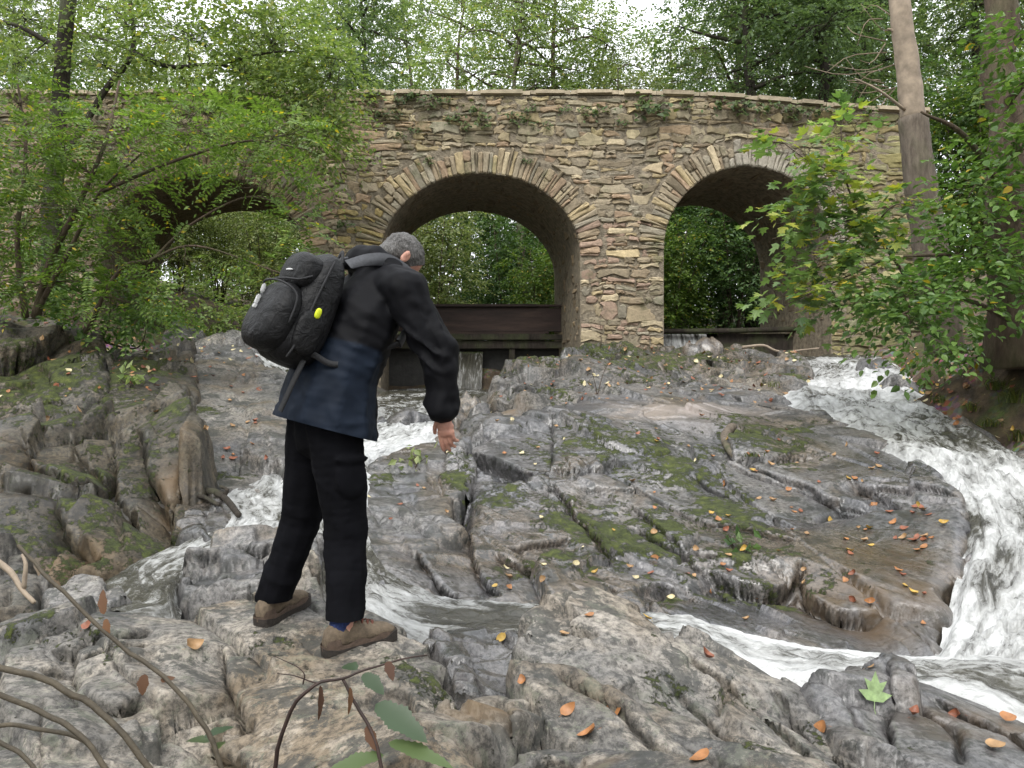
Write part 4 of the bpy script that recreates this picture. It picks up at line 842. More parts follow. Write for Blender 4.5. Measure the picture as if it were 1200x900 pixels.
# ------------------------------------------------------------------ vegetation
def unit(v): return v / (np.linalg.norm(v, axis=-1, keepdims=True) + 1e-9)
def leaf_geo(pos, d, nrm, size, aspect=0.5, fold=0.2, lobes=0):
    """one bent leaf per row: 4 corners (2 triangles) or, with lobes, a fuller 6-cornered blade"""
    n = len(pos); s = unit(np.cross(nrm, d)); up = unit(np.cross(d, s)); L = np.broadcast_to(size, (n,))[:, None]
    if lobes == 0:
        V = np.stack([pos, pos + d * L * 0.45 + s * L * aspect * 0.5 + up * L * fold * 0.3, pos + d * L - up * L * fold * 0.5, pos + d * L * 0.45 - s * L * aspect * 0.5 + up * L * fold * 0.3], 1)
        k = np.arange(n)[:, None] * 4; T = np.concatenate([k + [0, 2, 1], k + [0, 3, 2]])
    elif lobes == 1:
        V = np.stack([pos, pos + d * L * 0.28 + s * L * aspect * 0.46 + up * L * fold * 0.3, pos + d * L * 0.66 + s * L * aspect * 0.38 + up * L * fold * 0.15, pos + d * L - up * L * fold * 0.6,
                      pos + d * L * 0.66 - s * L * aspect * 0.38 + up * L * fold * 0.15, pos + d * L * 0.28 - s * L * aspect * 0.46 + up * L * fold * 0.3], 1)
        k = np.arange(n)[:, None] * 6; T = np.concatenate([k + [0, 2, 1], k + [0, 3, 2], k + [0, 4, 3], k + [0, 5, 4]])
    else:                                   # maple: five pointed lobes
        pr = [(0, 0), (0.02, 0.30), (0.30, 0.62), (0.36, 0.26), (0.72, 0.42), (0.62, 0.16), (1.0, 0.0), (0.62, -0.16), (0.72, -0.42), (0.36, -0.26), (0.30, -0.62), (0.02, -0.30)]
        V = np.stack([pos + d * L * a + s * L * b * aspect * 1.5 + up * L * fold * (abs(b) * 0.5 - 0.5 * a * a) for a, b in pr], 1)
        k = np.arange(n)[:, None] * 12; T = np.concatenate([k + t for t in ([0, 2, 1], [0, 3, 2], [0, 4, 3], [0, 5, 4], [0, 6, 5], [0, 7, 6], [0, 8, 7], [0, 9, 8], [0, 10, 9], [0, 11, 10])])
    return V.reshape(-1, 3), T
def sprays(rg, org, dr, L, n, size, aspect=0.5, lobes=0, tilt=0.45, droop=0.25, fold=0.2):
    """leafy twigs: org (S,3) start, dr (S,3) direction; n leaves on each"""
    S = len(org); dr = unit(dr); t = (np.arange(n) + 0.6) / n
    Lr = np.broadcast_to(L, (S,)) * rg.uniform(0.7, 1.3, S)
    up = np.array([0, 0, 1.0]); side = unit(np.cross(dr, up) + rg.normal(0, 0.05, (S, 3)))
    pos = org[:, None] + dr[:, None] * (t[None, :, None] * Lr[:, None, None]); pos[..., 2] -= droop * Lr[:, None] * t[None] ** 2
    sg = np.where(np.arange(n) % 2 == 0, 1.0, -1.0)[None, :, None]
    d = unit(dr[:, None] * 0.75 + side[:, None] * sg * rg.uniform(0.5, 1.1, (S, n, 1)) + rg.normal(0, 0.22, (S, n, 3)) - up * rg.uniform(0.0, 0.5, (S, n, 1)))
    nr = unit(up + rg.normal(0, tilt, (S, n, 3)))
    sz = size * rg.uniform(0.65, 1.25, (S, n))
    pos = pos + rg.normal(0, 0.02, pos.shape)
    return leaf_geo(pos.reshape(-1, 3), d.reshape(-1, 3), nr.reshape(-1, 3), sz.ravel(), aspect, fold, lobes)
def pinnate(rg, org, dr, L=0.3, pairs=7, size=0.05, droop=0.35):
    S = len(org); dr = unit(dr); t = np.concatenate([np.repeat((np.arange(pairs) + 1.2) / (pairs + 1.2), 2), [1.0]]); n = len(t)
    sg = np.concatenate([np.tile([1.0, -1.0], pairs), [0.0]])[None, :, None]; Lr = L * rg.uniform(0.7, 1.25, S)
    up = unit(np.array([0, 0, 1.0]) + rg.normal(0, 0.35, (S, 3))); side = unit(np.cross(dr, up)); up = np.cross(side, dr)
    pos = org[:, None] + dr[:, None] * (t[None, :, None] * Lr[:, None, None]); pos[..., 2] -= droop * Lr[:, None] * t[None] ** 2
    d = unit(side[:, None] * sg + dr[:, None] * np.where(np.abs(sg) < 0.5, 1.0, 0.35) + rg.normal(0, 0.12, (S, n, 3)))
    nr = unit(up[:, None] + rg.normal(0, 0.2, (S, n, 3)))
    return leaf_geo(pos.reshape(-1, 3), d.reshape(-1, 3), nr.reshape(-1, 3), (size * rg.uniform(0.8, 1.15, (S, n))).ravel(), 0.48, 0.12, 0)
def in_blob(rg, c, r, n, hollow=0.35):
    v = unit(rg.normal(0, 1, (n, 3))); rad = (hollow + (1 - hollow) * rg.random(n)) ** 0.6
    return np.asarray(c) + v * rad[:, None] * np.asarray(r), v
G_MID = [(0.0, (0.055, 0.095, 0.022)), (0.4, (0.10, 0.165, 0.038)), (0.75, (0.16, 0.24, 0.055)), (0.955, (0.22, 0.29, 0.07)), (0.975, (0.36, 0.28, 0.05))]
LEAF = {
 'locust': mat_leaf("locust_leaf", [(0.0, (0.075, 0.125, 0.03)), (0.45, (0.125, 0.20, 0.045)), (0.85, (0.185, 0.27, 0.065)), (0.975, (0.23, 0.30, 0.075)), (0.985, (0.50, 0.40, 0.04))], 0.45),
 'birch': mat_leaf("birch_leaf", [(0.0, (0.12, 0.175, 0.06)), (0.5, (0.21, 0.28, 0.10)), (0.955, (0.31, 0.37, 0.15)), (0.98, (0.46, 0.42, 0.09))], 0.52),
 'forest': mat_leaf("forest_leaf", G_MID, 0.46),
 'dark': mat_leaf("dark_leaf", [(0.0, (0.05, 0.095, 0.035)), (0.5, (0.09, 0.16, 0.058)), (1.0, (0.15, 0.225, 0.08))], 0.46),
 'pale': mat_leaf("pale_leaf", [(0.0, (0.15, 0.19, 0.085)), (0.5, (0.25, 0.30, 0.135)), (0.9, (0.36, 0.39, 0.19)), (1.0, (0.42, 0.40, 0.19))], 0.5),
 'maple': mat_leaf("maple_leaf", [(0.0, (0.10, 0.17, 0.07)), (0.4, (0.16, 0.25, 0.095)), (0.75, (0.21, 0.31, 0.11)), (0.85, (0.32, 0.37, 0.08)), (0.95, (0.38, 0.39, 0.07)), (0.97, (0.55, 0.44, 0.06))], 0.42, 0.38),
 'hazel': mat_leaf("hazel_leaf", [(0.0, (0.06, 0.115, 0.035)), (0.45, (0.11, 0.195, 0.05)), (0.9, (0.17, 0.27, 0.075)), (0.988, (0.19, 0.28, 0.08)), (0.992, (0.42, 0.30, 0.04))], 0.42, 0.36),
 'woodland': mat_leaf('hazy_woodland_leaf', [(0.0, (0.13, 0.18, 0.08)), (0.4, (0.20, 0.265, 0.12)), (0.8, (0.28, 0.345, 0.165)), (0.96, (0.34, 0.385, 0.19)), (0.98, (0.44, 0.37, 0.13))], 0.58),  # far-tree green, paled and greyed: haze put into the leaf colour
 'hazy_dark': mat_leaf('hazy_dark_leaf', [(0.0, (0.085, 0.13, 0.07)), (0.5, (0.14, 0.205, 0.105)), (1.0, (0.205, 0.275, 0.145))], 0.55),  # darker far-tree green, likewise paled in place of haze
 'ivy': mat_leaf("ivy_leaf", [(0.0, (0.045, 0.07, 0.022)), (0.6, (0.085, 0.125, 0.04)), (1.0, (0.13, 0.165, 0.055))], 0.25, 0.5),
 'fern': mat_leaf("fern_leaf", [(0.0, (0.06, 0.09, 0.02)), (0.7, (0.13, 0.16, 0.035)), (1.0, (0.22, 0.20, 0.05))], 0.35, 0.5),
}
BARK = {'dark': mat_bark("dark_bark", (0.018, 0.015, 0.012), (0.060, 0.050, 0.040)), 'grey': mat_bark("grey_bark", (0.075, 0.060, 0.047), (0.20, 0.165, 0.13)), 'brown': mat_bark("brown_bark", (0.045, 0.032, 0.022), (0.13, 0.095, 0.068)),
        'bare': mat_simple("bare_wood", (0.27, 0.215, 0.16), 0.8, 0.35, 7, 0.5), 'twig': mat_simple("twig", (0.07, 0.05, 0.035), 0.8, 0.4, 30, 0.3)}

def tree(name, label, category, group, stems, blobs, leaf, bark, fn, seed, branches=True, twigs=0.35, single=0):
    """stems: [(points (n,3), r0, r1)]; blobs: [(centre, radii, count, stem index or None)]; fn(rg, org, dir) -> V, T of leaves"""
    rg = rng_(seed); base = stems[0][0][0]; root = empty(name, tuple(base), label=label, category=category, group=group)
    inv = -np.asarray(base); mb = MB(); cr = MB(); br = MB(); nsingle = 0
    for k, (pts, r0, r1) in enumerate(stems):
        n = max(6, 5 * len(pts)); path = catmull(pts, n); path[1:] += 0.25 * r0 * np.stack([noise3(path[1:] * 1.7, seed + j) for j in range(3)], 1)
        sd = 10 if r0 > 0.08 else 6
        r = r0 + (r1 - r0) * np.linspace(0, 1, n) ** 0.85
        if r0 > 0.1 and k == 0: r = r + r0 * 0.45 * np.exp(-np.linspace(0, 1, n) * 11)
        tube(mb if r0 > 0.035 or k == 0 else br, path + inv, r, sd, None, 0.14 if r0 > 0.05 else 0.05, seed + k)
    for (c, r, cnt, si) in blobs:
        c = np.asarray(c, float); org, v = in_blob(rg, c, r, cnt)
        dr = unit(v * [1, 1, 0.45] + rg.normal(0, 0.35, v.shape) + [0, 0, -0.05])
        Vv, T = fn(rg, org, dr)
        if single and nsingle < 290:                     # maple blades large enough to pick apart: each its own mesh (12 corners)
            L_ = (Vv + inv).reshape(-1, 12, 3); take = min(single, 290 - nsingle, len(L_)); nsingle += take
            tt = np.array([(0, k + 1, k) for k in range(1, 11)])
            for q_ in L_[:take]: obj('leaf', mesh_np('leaf', q_, tt, None, False, LEAF[leaf]), root)
            rest_ = L_[take:]; k_ = np.arange(len(rest_))[:, None, None] * 12
            if len(rest_): cr.add(rest_.reshape(-1, 3), (k_ + tt[None]).reshape(-1, 3))
        else: cr.add(Vv + inv, T)
        if branches and si is not None:
            sp = catmull(stems[si][0], 24); d = np.linalg.norm(sp - c, axis=1) + 0.6 * np.maximum(0, sp[:, 2] - c[2]); a = sp[int(np.argmin(d))]
            R = stems[si][1] * 0.30; m = (a + c) / 2 + rg.normal(0, 0.08, 3) * np.linalg.norm(c - a); m[2] += 0.08 * np.linalg.norm(c - a)
            tube(br, catmull([a, m, c], 9) + inv, np.linspace(min(R, 0.09), min(R * 0.3, 0.02), 9), 5, None, 0.1, seed)
            kk = max(2, int(cnt * twigs)); kk = min(kk, 90)
            for o_ in org[rg.permutation(cnt)[:kk]]:
                s_ = c + (m - c) * rg.uniform(0, 0.6); mm = (s_ + o_) / 2 + rg.normal(0, 0.05, 3)
                tube(br, np.array([s_, mm, o_]) + inv, np.linspace(min(R * 0.22, 0.014), 0.0035, 3), 3, None, 0, 0, False)
    if mb.n: obj('trunk', mb.mesh('trunk', BARK[bark]), root)
    if br.n: obj('branches', br.mesh('branches', BARK[bark]), root, kind='stuff')
    if cr.n: obj('crown', cr.mesh('crown', LEAF[leaf], False), root, kind='stuff')
    return root
def copy_tree(o, loc, rz, sc, parent=None):
    c = o.copy(); COL.objects.link(c); c.location = loc; c.rotation_euler = (0, 0, rz); c.scale = (sc, sc, sc)
    for ch in o.children:
        d = ch.copy(); COL.objects.link(d); d.parent = c
    return c

# ---- woodland beyond the bridge
def wood_proto(seed, H, W, low, n, leaf, bark, size, r0):
    rg = rng_(seed); st = [(np.array([(0, 0, -0.4), (rg.normal(0, .15), rg.normal(0, .15), H * 0.35), (rg.normal(0, .4), rg.normal(0, .4), H * 0.7), (rg.normal(0, .5), rg.normal(0, .5), H)]), r0, 0.03)]
    bl = []
    for k in range(n):
        t = (k + 0.5) / n; z = H * (low + (1.02 - low) * t); prof = math.sin(math.pi * (0.18 + 0.80 * t)) ** 0.7
        a = k * 2.4 + rg.uniform(-0.4, 0.4); R = W * prof * rg.uniform(0.15, 1.0)
        bl.append(((R * math.cos(a), R * math.sin(a), z), (W * 0.40 * rg.uniform(0.6, 1.3), W * 0.40 * rg.uniform(0.6, 1.3), W * 0.20 * rg.uniform(0.6, 1.3)), int(rg.uniform(55, 95)), 0))
    return tree('tree', 'x', 'tree', None, st, bl, leaf, bark, lambda r, o, d: sprays(r, o, d, 0.75, 12, size, 0.55), seed, True, 0.12)
protos = [wood_proto(901, 17, 4.0, 0.38, 26, 'woodland', 'grey', 0.15, 0.24), wood_proto(902, 18, 4.0, 0.42, 26, 'hazy_dark', 'dark', 0.15, 0.30), wood_proto(903, 15, 3.4, 0.36, 24, 'pale', 'grey', 0.13, 0.17), wood_proto(904, 18, 3.4, 0.40, 26, 'woodland', 'brown', 0.14, 0.2)]
LB = ['tall mid-green woodland tree beyond the bridge', 'tall dark-leaved woodland tree beyond the bridge', 'slender pale-leaved tree beyond the bridge', 'tall brown-trunked green tree beyond the bridge']
wood = [  # (photo x, distance, proto, scale)
 (-60, 24, 0, 0.80), (70, 25, 0, 0.78), (150, 40, 3, 0.9), (330, 42, 2, 1.0), (395, 33, 0, 0.9), (420, 25, 1, 0.66), (480, 34, 0, 0.85), (545, 30, 3, 0.82), (612, 26, 0, 0.76), (650, 29, 3, 0.9), (690, 38, 2, 0.8),
 (735, 27, 2, 0.66), (705, 31, 0, 0.74), (800, 30, 2, 0.72), (850, 28, 0, 0.88), (885, 23, 1, 0.82), (935, 29, 3, 0.95), (962, 23, 1, 0.84), (1005, 26, 1, 0.92), (1060, 31, 0, 0.85), (1150, 25, 1, 0.76), (1200, 29, 0, 0.9), (1280, 22, 3, 0.85), (780, 44, 1, 0.72), (900, 42, 0, 1.0), (1030, 46, 1, 1.0), (300, 52, 0, 0.95), (220, 50, 2, 1.0), (20, 42, 1, 0.8), (610, 48, 1, 0.85), (1160, 42, 3, 0.85), (480, 50, 1, 0.85)]
def beyond(px):
    for lim, w in ((120, 'beyond the left end of the bridge'), (350, 'beyond the left arch'), (450, 'beyond the pier left of the middle arch'), (680, 'beyond the middle arch'), (778, 'beyond the pier right of the middle arch'), (975, 'beyond the right arch'), (1095, 'beyond the right abutment')):
        if px < lim: return w
    return 'past the right end of the bridge'
usedp = set(); wr = rng_(5)
for (px, d, k, sc) in wood:
    X_, Y_ = (px - 600) / F * d, d; z = gz(X_, Y_) - 0.1
    if k not in usedp:
        t_ = protos[k]; usedp.add(k); t_.location = (X_, Y_, z); t_.scale = (sc,) * 3
    else: t_ = copy_tree(protos[k], (X_, Y_, z), wr.uniform(0, 6.28), sc)
    t_['label'] = LB[k].replace('beyond the bridge', beyond(px) + (', deep in the wood' if d > 35 else '')); t_['group'] = 'woodland trees beyond the bridge'
# the wood carried on round the camera, unseen: trees added to block front light
for k, (X_, Y_) in enumerate([(-11, -3), (-8, -8), (-3.5, -10), (1, -12), (5, -9.5), (9, -7), (11.5, -2), (12.5, 3.5), (-12.5, 2.5), (-6, -15), (3, -17), (10, -13), (-13, -10), (15, 0), (-16, 0)]):
    t_ = copy_tree(protos[(0, 1, 3, 2)[k % 4]], (X_, Y_, gz(X_, Y_) - 0.2), wr.uniform(0, 6.28), 0.62 + 0.2 * wr.random()); t_['label'] = 'unseen woodland tree added around the camera to block front light'; t_['group'] = 'unseen trees added to block front light'
# ---- understorey seen through and behind the arches
def shrub_proto(seed, H, W, leaf, size, n=14, per=90):
    rg = rng_(seed); st = []
    for k in range(6):
        a = k * 1.05; st.append((np.array([(0.1 * math.cos(a), 0.1 * math.sin(a), -0.3), (W * 0.35 * math.cos(a), W * 0.35 * math.sin(a), H * 0.5), (W * 0.6 * math.cos(a), W * 0.6 * math.sin(a), H * rg.uniform(0.8, 1.0))]), 0.03, 0.008))
    bl = [((W * 0.7 * math.cos(k * 2.4) * rg.random(), W * 0.7 * math.sin(k * 2.4) * rg.random(), H * (0.12 + 0.85 * (k + .5) / n)), (W * 0.5, W * 0.5, H * 0.16), per, k % 6) for k in range(n)]
    return tree('shrub', 'x', 'shrub', None, st, bl, leaf, 'twig', lambda r, o, d: sprays(r, o, d, 0.5, 10, size, 0.55), seed, True, 0.1)
sp = [shrub_proto(921, 4.2, 1.5, 'pale', 0.10), shrub_proto(922, 4.5, 1.7, 'dark', 0.12), shrub_proto(923, 3.6, 1.6, 'forest', 0.11)]
LS = ['pale-leaved shrub seen beyond the arches', 'dark green shrub seen beyond the arches', 'mid-green shrub seen beyond the arches']
usedp = set()
for (px, d, k, sc) in [(510, 21.5, 0, 1.0), (470, 23, 0, 1.0), (600, 24, 1, 0.9), (640, 22, 2, 0.8), (560, 28, 1, 1.2), (690, 25, 1, 1.0), (780, 22, 2, 1.0), (820, 25, 1, 1.2), (860, 22.5, 1, 1.0), (900, 24, 2, 1.2), (930, 28, 1, 1.2), (790, 30, 1, 1.2), (980, 23, 1, 1.1),
                       (210, 21, 0, 0.75), (260, 23, 0, 0.9), (310, 21.5, 0, 0.8), (340, 25, 2, 0.9), (285, 29, 0, 1.1), (230, 31, 2, 1.1), (150, 22, 2, 1.1), (90, 20, 1, 1.0), (400, 26, 2, 1.0), (1100, 21, 1, 1.1), (1160, 20, 2, 1.2), (740, 34, 1, 1.3), (610, 36, 1, 1.4), (500, 34, 1, 1.4), (880, 36, 1, 1.4), (300, 36, 1, 1.4), (650, 30, 2, 1.2)]:
    X_, Y_ = (px - 600) / F * d, d; z = gz(X_, Y_) - 0.05
    if k not in usedp: t_ = sp[k]; usedp.add(k); t_.location = (X_, Y_, z); t_.scale = (sc,) * 3
    else: t_ = copy_tree(sp[k], (X_, Y_, z), wr.uniform(0, 6.28), sc)
    t_['label'] = LS[k].replace('seen beyond the arches', beyond(px) + (', deep in the wood' if d > 27 else '')); t_['group'] = 'shrubs beyond the arches'

# ---- trees in front of the bridge
def B(x, y, d, rx, ry, rd, n, si): return (P(x, y, d), (rx / F * d, rd, ry / F * d), n, si)
tree('tree', 'feathery locust sapling with slanting stems leaning over the left bank', 'tree', None,
     [(PP([(42, 372, 9.3), (62, 300, 9.1), (95, 235, 9.0), (125, 165, 9.0), (140, 95, 9.2)]), 0.055, 0.012), (PP([(40, 372, 9.3), (78, 300, 9.0), (118, 225, 8.7), (165, 180, 8.4)]), 0.035, 0.01), (PP([(30, 372, 9.4), (20, 280, 9.3), (30, 180, 9.4), (20, 90, 9.6)]), 0.04, 0.012),
      (PP([(100, 390, 9.2), (140, 318, 8.9), (175, 305, 8.7), (230, 288, 8.5), (330, 320, 8.3)]), 0.03, 0.006), (PP([(118, 225, 8.7), (200, 190, 8.5), (290, 165, 8.4), (360, 175, 8.4)]), 0.025, 0.006), (PP([(175, 308, 8.7), (225, 262, 8.6), (300, 230, 8.5), (360, 270, 8.4)]), 0.018, 0.005)],
     [B(50, 180, 9, 70, 45, .7, 130, 0), B(140, 165, 8.8, 75, 40, .7, 142, 1), B(235, 150, 8.5, 75, 32, .6, 130, 4), B(320, 160, 8.4, 50, 32, .5, 80, 4), B(310, 205, 8.4, 55, 24, .4, 55, 5), B(352, 270, 8.4, 26, 30, .4, 34, 5), B(90, 245, 8.9, 70, 45, .7, 117, 1), B(120, 290, 8.8, 45, 42, .6, 60, 3),
      B(30, 270, 9.2, 50, 60, .6, 111, 2), B(215, 305, 8.5, 40, 20, .4, 18, 3), B(320, 320, 8.4, 34, 20, .4, 18, 3), B(60, 330, 9.2, 80, 35, .6, 105, 0), B(20, 120, 9.4, 50, 45, .6, 93, 2), B(150, 230, 8.6, 50, 22, .5, 34, 1), B(150, 355, 9.1, 60, 22, .5, 43, 3)],
     'locust', 'brown', lambda r, o, d: pinnate(r, o, d, 0.36, 8, 0.062), 941)
tree('tree', 'dark-trunked tree with light airy crown rising before the left end of the bridge', 'tree', None,
     [(PP([(62, 385, 13), (62, 250, 13), (70, 120, 13), (76, 20, 13), (84, -90, 13)]), 0.17, 0.10), (PP([(66, 200, 13), (120, 110, 13.2), (155, 60, 13.3), (150, -20, 13.4)]), 0.06, 0.035), (PP([(155, 62, 13.3), (200, 78, 13.2), (255, 76, 13.1), (318, 96, 13)]), 0.05, 0.014), (PP([(74, 60, 13), (20, 30, 13), (-40, 20, 13)]), 0.05, 0.02), (PP([(255, 76, 13.1), (330, 60, 12.9), (400, 70, 12.8)]), 0.03, 0.008)],
     [B(225, 40, 13.2, 90, 40, 1.0, 241, 2), B(320, 50, 13, 70, 45, .9, 265, 4), B(385, 95, 12.8, 34, 50, .6, 176, 4), B(380, 165, 12.7, 30, 32, .4, 88, 4), B(150, 30, 13.3, 70, 40, .8, 120, 1), B(30, 20, 13, 60, 35, .8, 104, 3), B(290, 95, 12.9, 60, 26, .6, 111, 4), B(20, 75, 13, 45, 30, .7, 88, 3), B(120, 75, 13.2, 60, 25, .7, 88, 1), B(340, 130, 12.8, 70, 45, .5, 200, 4), B(240, 135, 12.9, 80, 36, .5, 170, 4), B(300, -20, 13, 100, 45, 1.0, 176, 4)],
     'birch', 'dark', lambda r, o, d: sprays(r, o, d, 0.5, 11, 0.085, 0.62, 0, 0.6, 0.5), 942)
# pale stripped trunk on the right
dt = empty('dead_tree', tuple(P(1108, 415, 10.2)), label='dead tree with bark-stripped pale upper trunk before the bridge end', category='tree')
inv = -np.array(dt.location)
mb = MB(); pth = catmull(PP([(1108, 415, 10.2), (1092, 300, 10.1), (1078, 210, 10.0), (1070, 138, 10.0)]), 34); tube(mb, pth + inv, np.linspace(0.235, 0.168, 34) + 0.012 * np.exp(-((np.arange(34) - 32) / 1.5) ** 2), 14, None, 0.10, 3); obj('trunk', mb.mesh('trunk', BARK['grey']), dt)
mb = MB(); pth = catmull(PP([(1070, 140, 10.0), (1064, 80, 10.0), (1056, 20, 10.0), (1050, -60, 10.0)]), 30); tube(mb, pth + inv, np.linspace(0.150, 0.118, 30), 14, None, 0.10, 9)
obj('bare_wood', mb.mesh('bare_wood', BARK['bare']), dt)
for pts, r in (([(1062, 130, 9.95), (1030, 106, 9.8), (1002, 92, 9.7)], 0.022), ([(1055, 45, 10), (1046, 36, 10.0), (1040, 34, 10)], 0.03)):
    mb = MB(); tube(mb, catmull(PP(pts), 9) + inv, np.linspace(r, r * 0.4, 9), 6, None, 0.1, 2); obj('branch', mb.mesh('branch', BARK['bare']), dt)
mb = MB(); rg = rng_(12)
for k in range(16):
    a = P(1050 - rg.uniform(0, 20), rg.uniform(0, 110), 10.4); b = a + np.array([-rg.uniform(0.3, 0.8), rg.normal(0, .3), rg.uniform(-0.4, 0.4)]); tube(mb, catmull([a, (a + b) / 2 + rg.normal(0, .08, 3), b], 6) + inv, np.linspace(0.010, 0.004, 6), 4)
obj('dry_twigs', mb.mesh('dry_twigs', mat_simple("dry_twig", (0.22, 0.17, 0.12), 0.9)), dt, kind='stuff')
tree('tree', 'thick brown trunk overhung by broad green leaves on the right bank', 'tree', None,
     [(PP([(1196, 425, 8.6), (1188, 300, 8.6), (1178, 150, 8.7), (1168, 20, 8.8), (1160, -120, 8.9)]), 0.27, 0.14), (PP([(1185, 240, 8.6), (1130, 160, 8.2), (1080, 130, 8.0)]), 0.05, 0.012), (PP([(1190, 320, 8.6), (1130, 300, 8.0), (1060, 300, 7.7)]), 0.04, 0.01), (PP([(1195, 380, 8.5), (1120, 350, 7.9), (1050, 370, 7.5)]), 0.035, 0.01), (PP([(1180, 120, 8.6), (1230, 60, 7.5), (1260, 10, 7)]), 0.05, 0.015)],
     [B(1170, 255, 7.9, 45, 45, .5, 62, 2), B(1130, 300, 7.8, 36, 24, .45, 36, 2), B(1200, 175, 7.7, 28, 40, .45, 46, 1), B(1222, 110, 7.4, 26, 50, .5, 44, 4), B(1105, 345, 7.7, 52, 20, .45, 56, 3), B(1068, 378, 7.5, 34, 16, .35, 40, 3), B(1060, 345, 7.6, 34, 16, .35, 28, 3), B(1145, 325, 7.8, 36, 22, .45, 28, 3), B(1205, 300, 7.6, 30, 40, .5, 30, 2), B(1135, 230, 7.8, 30, 20, .4, 24, 1), B(1220, 30, 7.3, 30, 40, .5, 36, 4)],
     'hazel', 'brown', lambda r, o, d: sprays(r, o, d, 0.46, 10, 0.088, 0.66, 1, 0.4, 0.25), 944)
tree('sapling', 'thin young maple with yellowing leaves reaching before the right arch', 'tree', None,
     [(PP([(1075, 350, 9.2), (1045, 300, 8.9), (1010, 255, 8.7), (990, 205, 8.6), (985, 140, 8.6)]), 0.024, 0.007), (PP([(1010, 255, 8.7), (960, 265, 8.4), (905, 280, 8.2)]), 0.012, 0.004), (PP([(1045, 300, 8.9), (980, 330, 8.4), (915, 360, 8.2)]), 0.012, 0.004), (PP([(990, 205, 8.6), (950, 190, 8.4), (915, 165, 8.3)]), 0.010, 0.004), (PP([(1020, 270, 8.8), (1050, 240, 8.5), (1090, 245, 8.4)]), 0.012, 0.004)],
     [B(985, 160, 8.6, 30, 26, .4, 17, 0), B(930, 180, 8.4, 35, 20, .35, 20, 3), B(965, 215, 8.4, 38, 18, .35, 26, 3), B(930, 255, 8.3, 35, 16, .3, 22, 1), B(985, 265, 8.5, 45, 18, .35, 28, 1), B(1045, 245, 8.5, 42, 20, .35, 28, 4), B(960, 305, 8.4, 40, 18, .3, 26, 2), B(925, 345, 8.2, 34, 16, .3, 18, 2), B(1000, 325, 8.5, 40, 16, .3, 24, 2), B(1010, 290, 8.6, 36, 18, .3, 22, 2), B(985, 360, 8.4, 40, 14, .3, 20, 2), B(990, 230, 8.5, 35, 16, .3, 18, 0)],
     'maple', 'twig', lambda r, o, d: sprays(r, o, d, 0.3, 5, 0.125, 0.62, 2, 0.25, 0.2, 0.22), 945, True, 0.8, 29)

# ---- shrubs on the banks
def bank_shrub(label, base, blobs, leaf, size, seed, n=9, asp=0.6, group=None, L=0.4):
    b = P(*base); st = []
    rg = rng_(seed)
    for k, bl in enumerate(blobs): st.append((np.array([b + rg.normal(0, 0.04, 3) * [1, 1, 0], (b + bl[0]) / 2 + rg.normal(0, 0.1, 3), bl[0]]), 0.016, 0.005))
    bl2 = [(c, r, m, k) for k, (c, r, m, _) in enumerate(blobs)]
    return tree('shrub', label, 'shrub', group, st, bl2, leaf, 'twig', lambda r, o, d: sprays(r, o, d, L, n, size, asp, 1), seed, False)
bank_shrub('low leafy shrub growing over the rocks of the left bank', (120, 400, 10), [B(130, 350, 9.8, 50, 26, .5, 70, 0), B(175, 372, 9.9, 35, 16, .4, 36, 0), B(100, 382, 9.6, 40, 14, .4, 36, 0)], 'hazel', 0.085, 951)
bank_shrub('bright green bush by the left arch jamb', (205, 398, 13.6), [B(215, 350, 13.6, 34, 30, .6, 90, 0), B(250, 375, 13.8, 34, 16, .5, 60, 0)], 'birch', 0.08, 952)
bank_shrub('bushy green undergrowth in the left arch opening', (320, 398, 14.4), [B(315, 350, 14.4, 30, 34, .4, 90, 0), B(290, 378, 14.5, 34, 14, .4, 60, 0), B(345, 375, 14.2, 18, 18, .4, 30, 0)], 'birch', 0.08, 953)
bank_shrub('dark leafy tangle behind the locust stems on the left bank', (-20, 372, 11), [B(0, 320, 11, 70, 45, .8, 110, 0), B(80, 310, 12, 50, 45, .8, 70, 0), B(30, 220, 12.4, 60, 50, .6, 80, 0)], 'hazel', 0.09, 954)
bank_shrub('ferny green undergrowth on the right bank under the trunks', (1120, 430, 9.6), [B(1110, 415, 9.6, 36, 12, .4, 26, 0), B(1150, 405, 9.2, 30, 10, .35, 20, 0), B(1180, 395, 9, 30, 14, .4, 30, 0)], 'hazel', 0.09, 955)
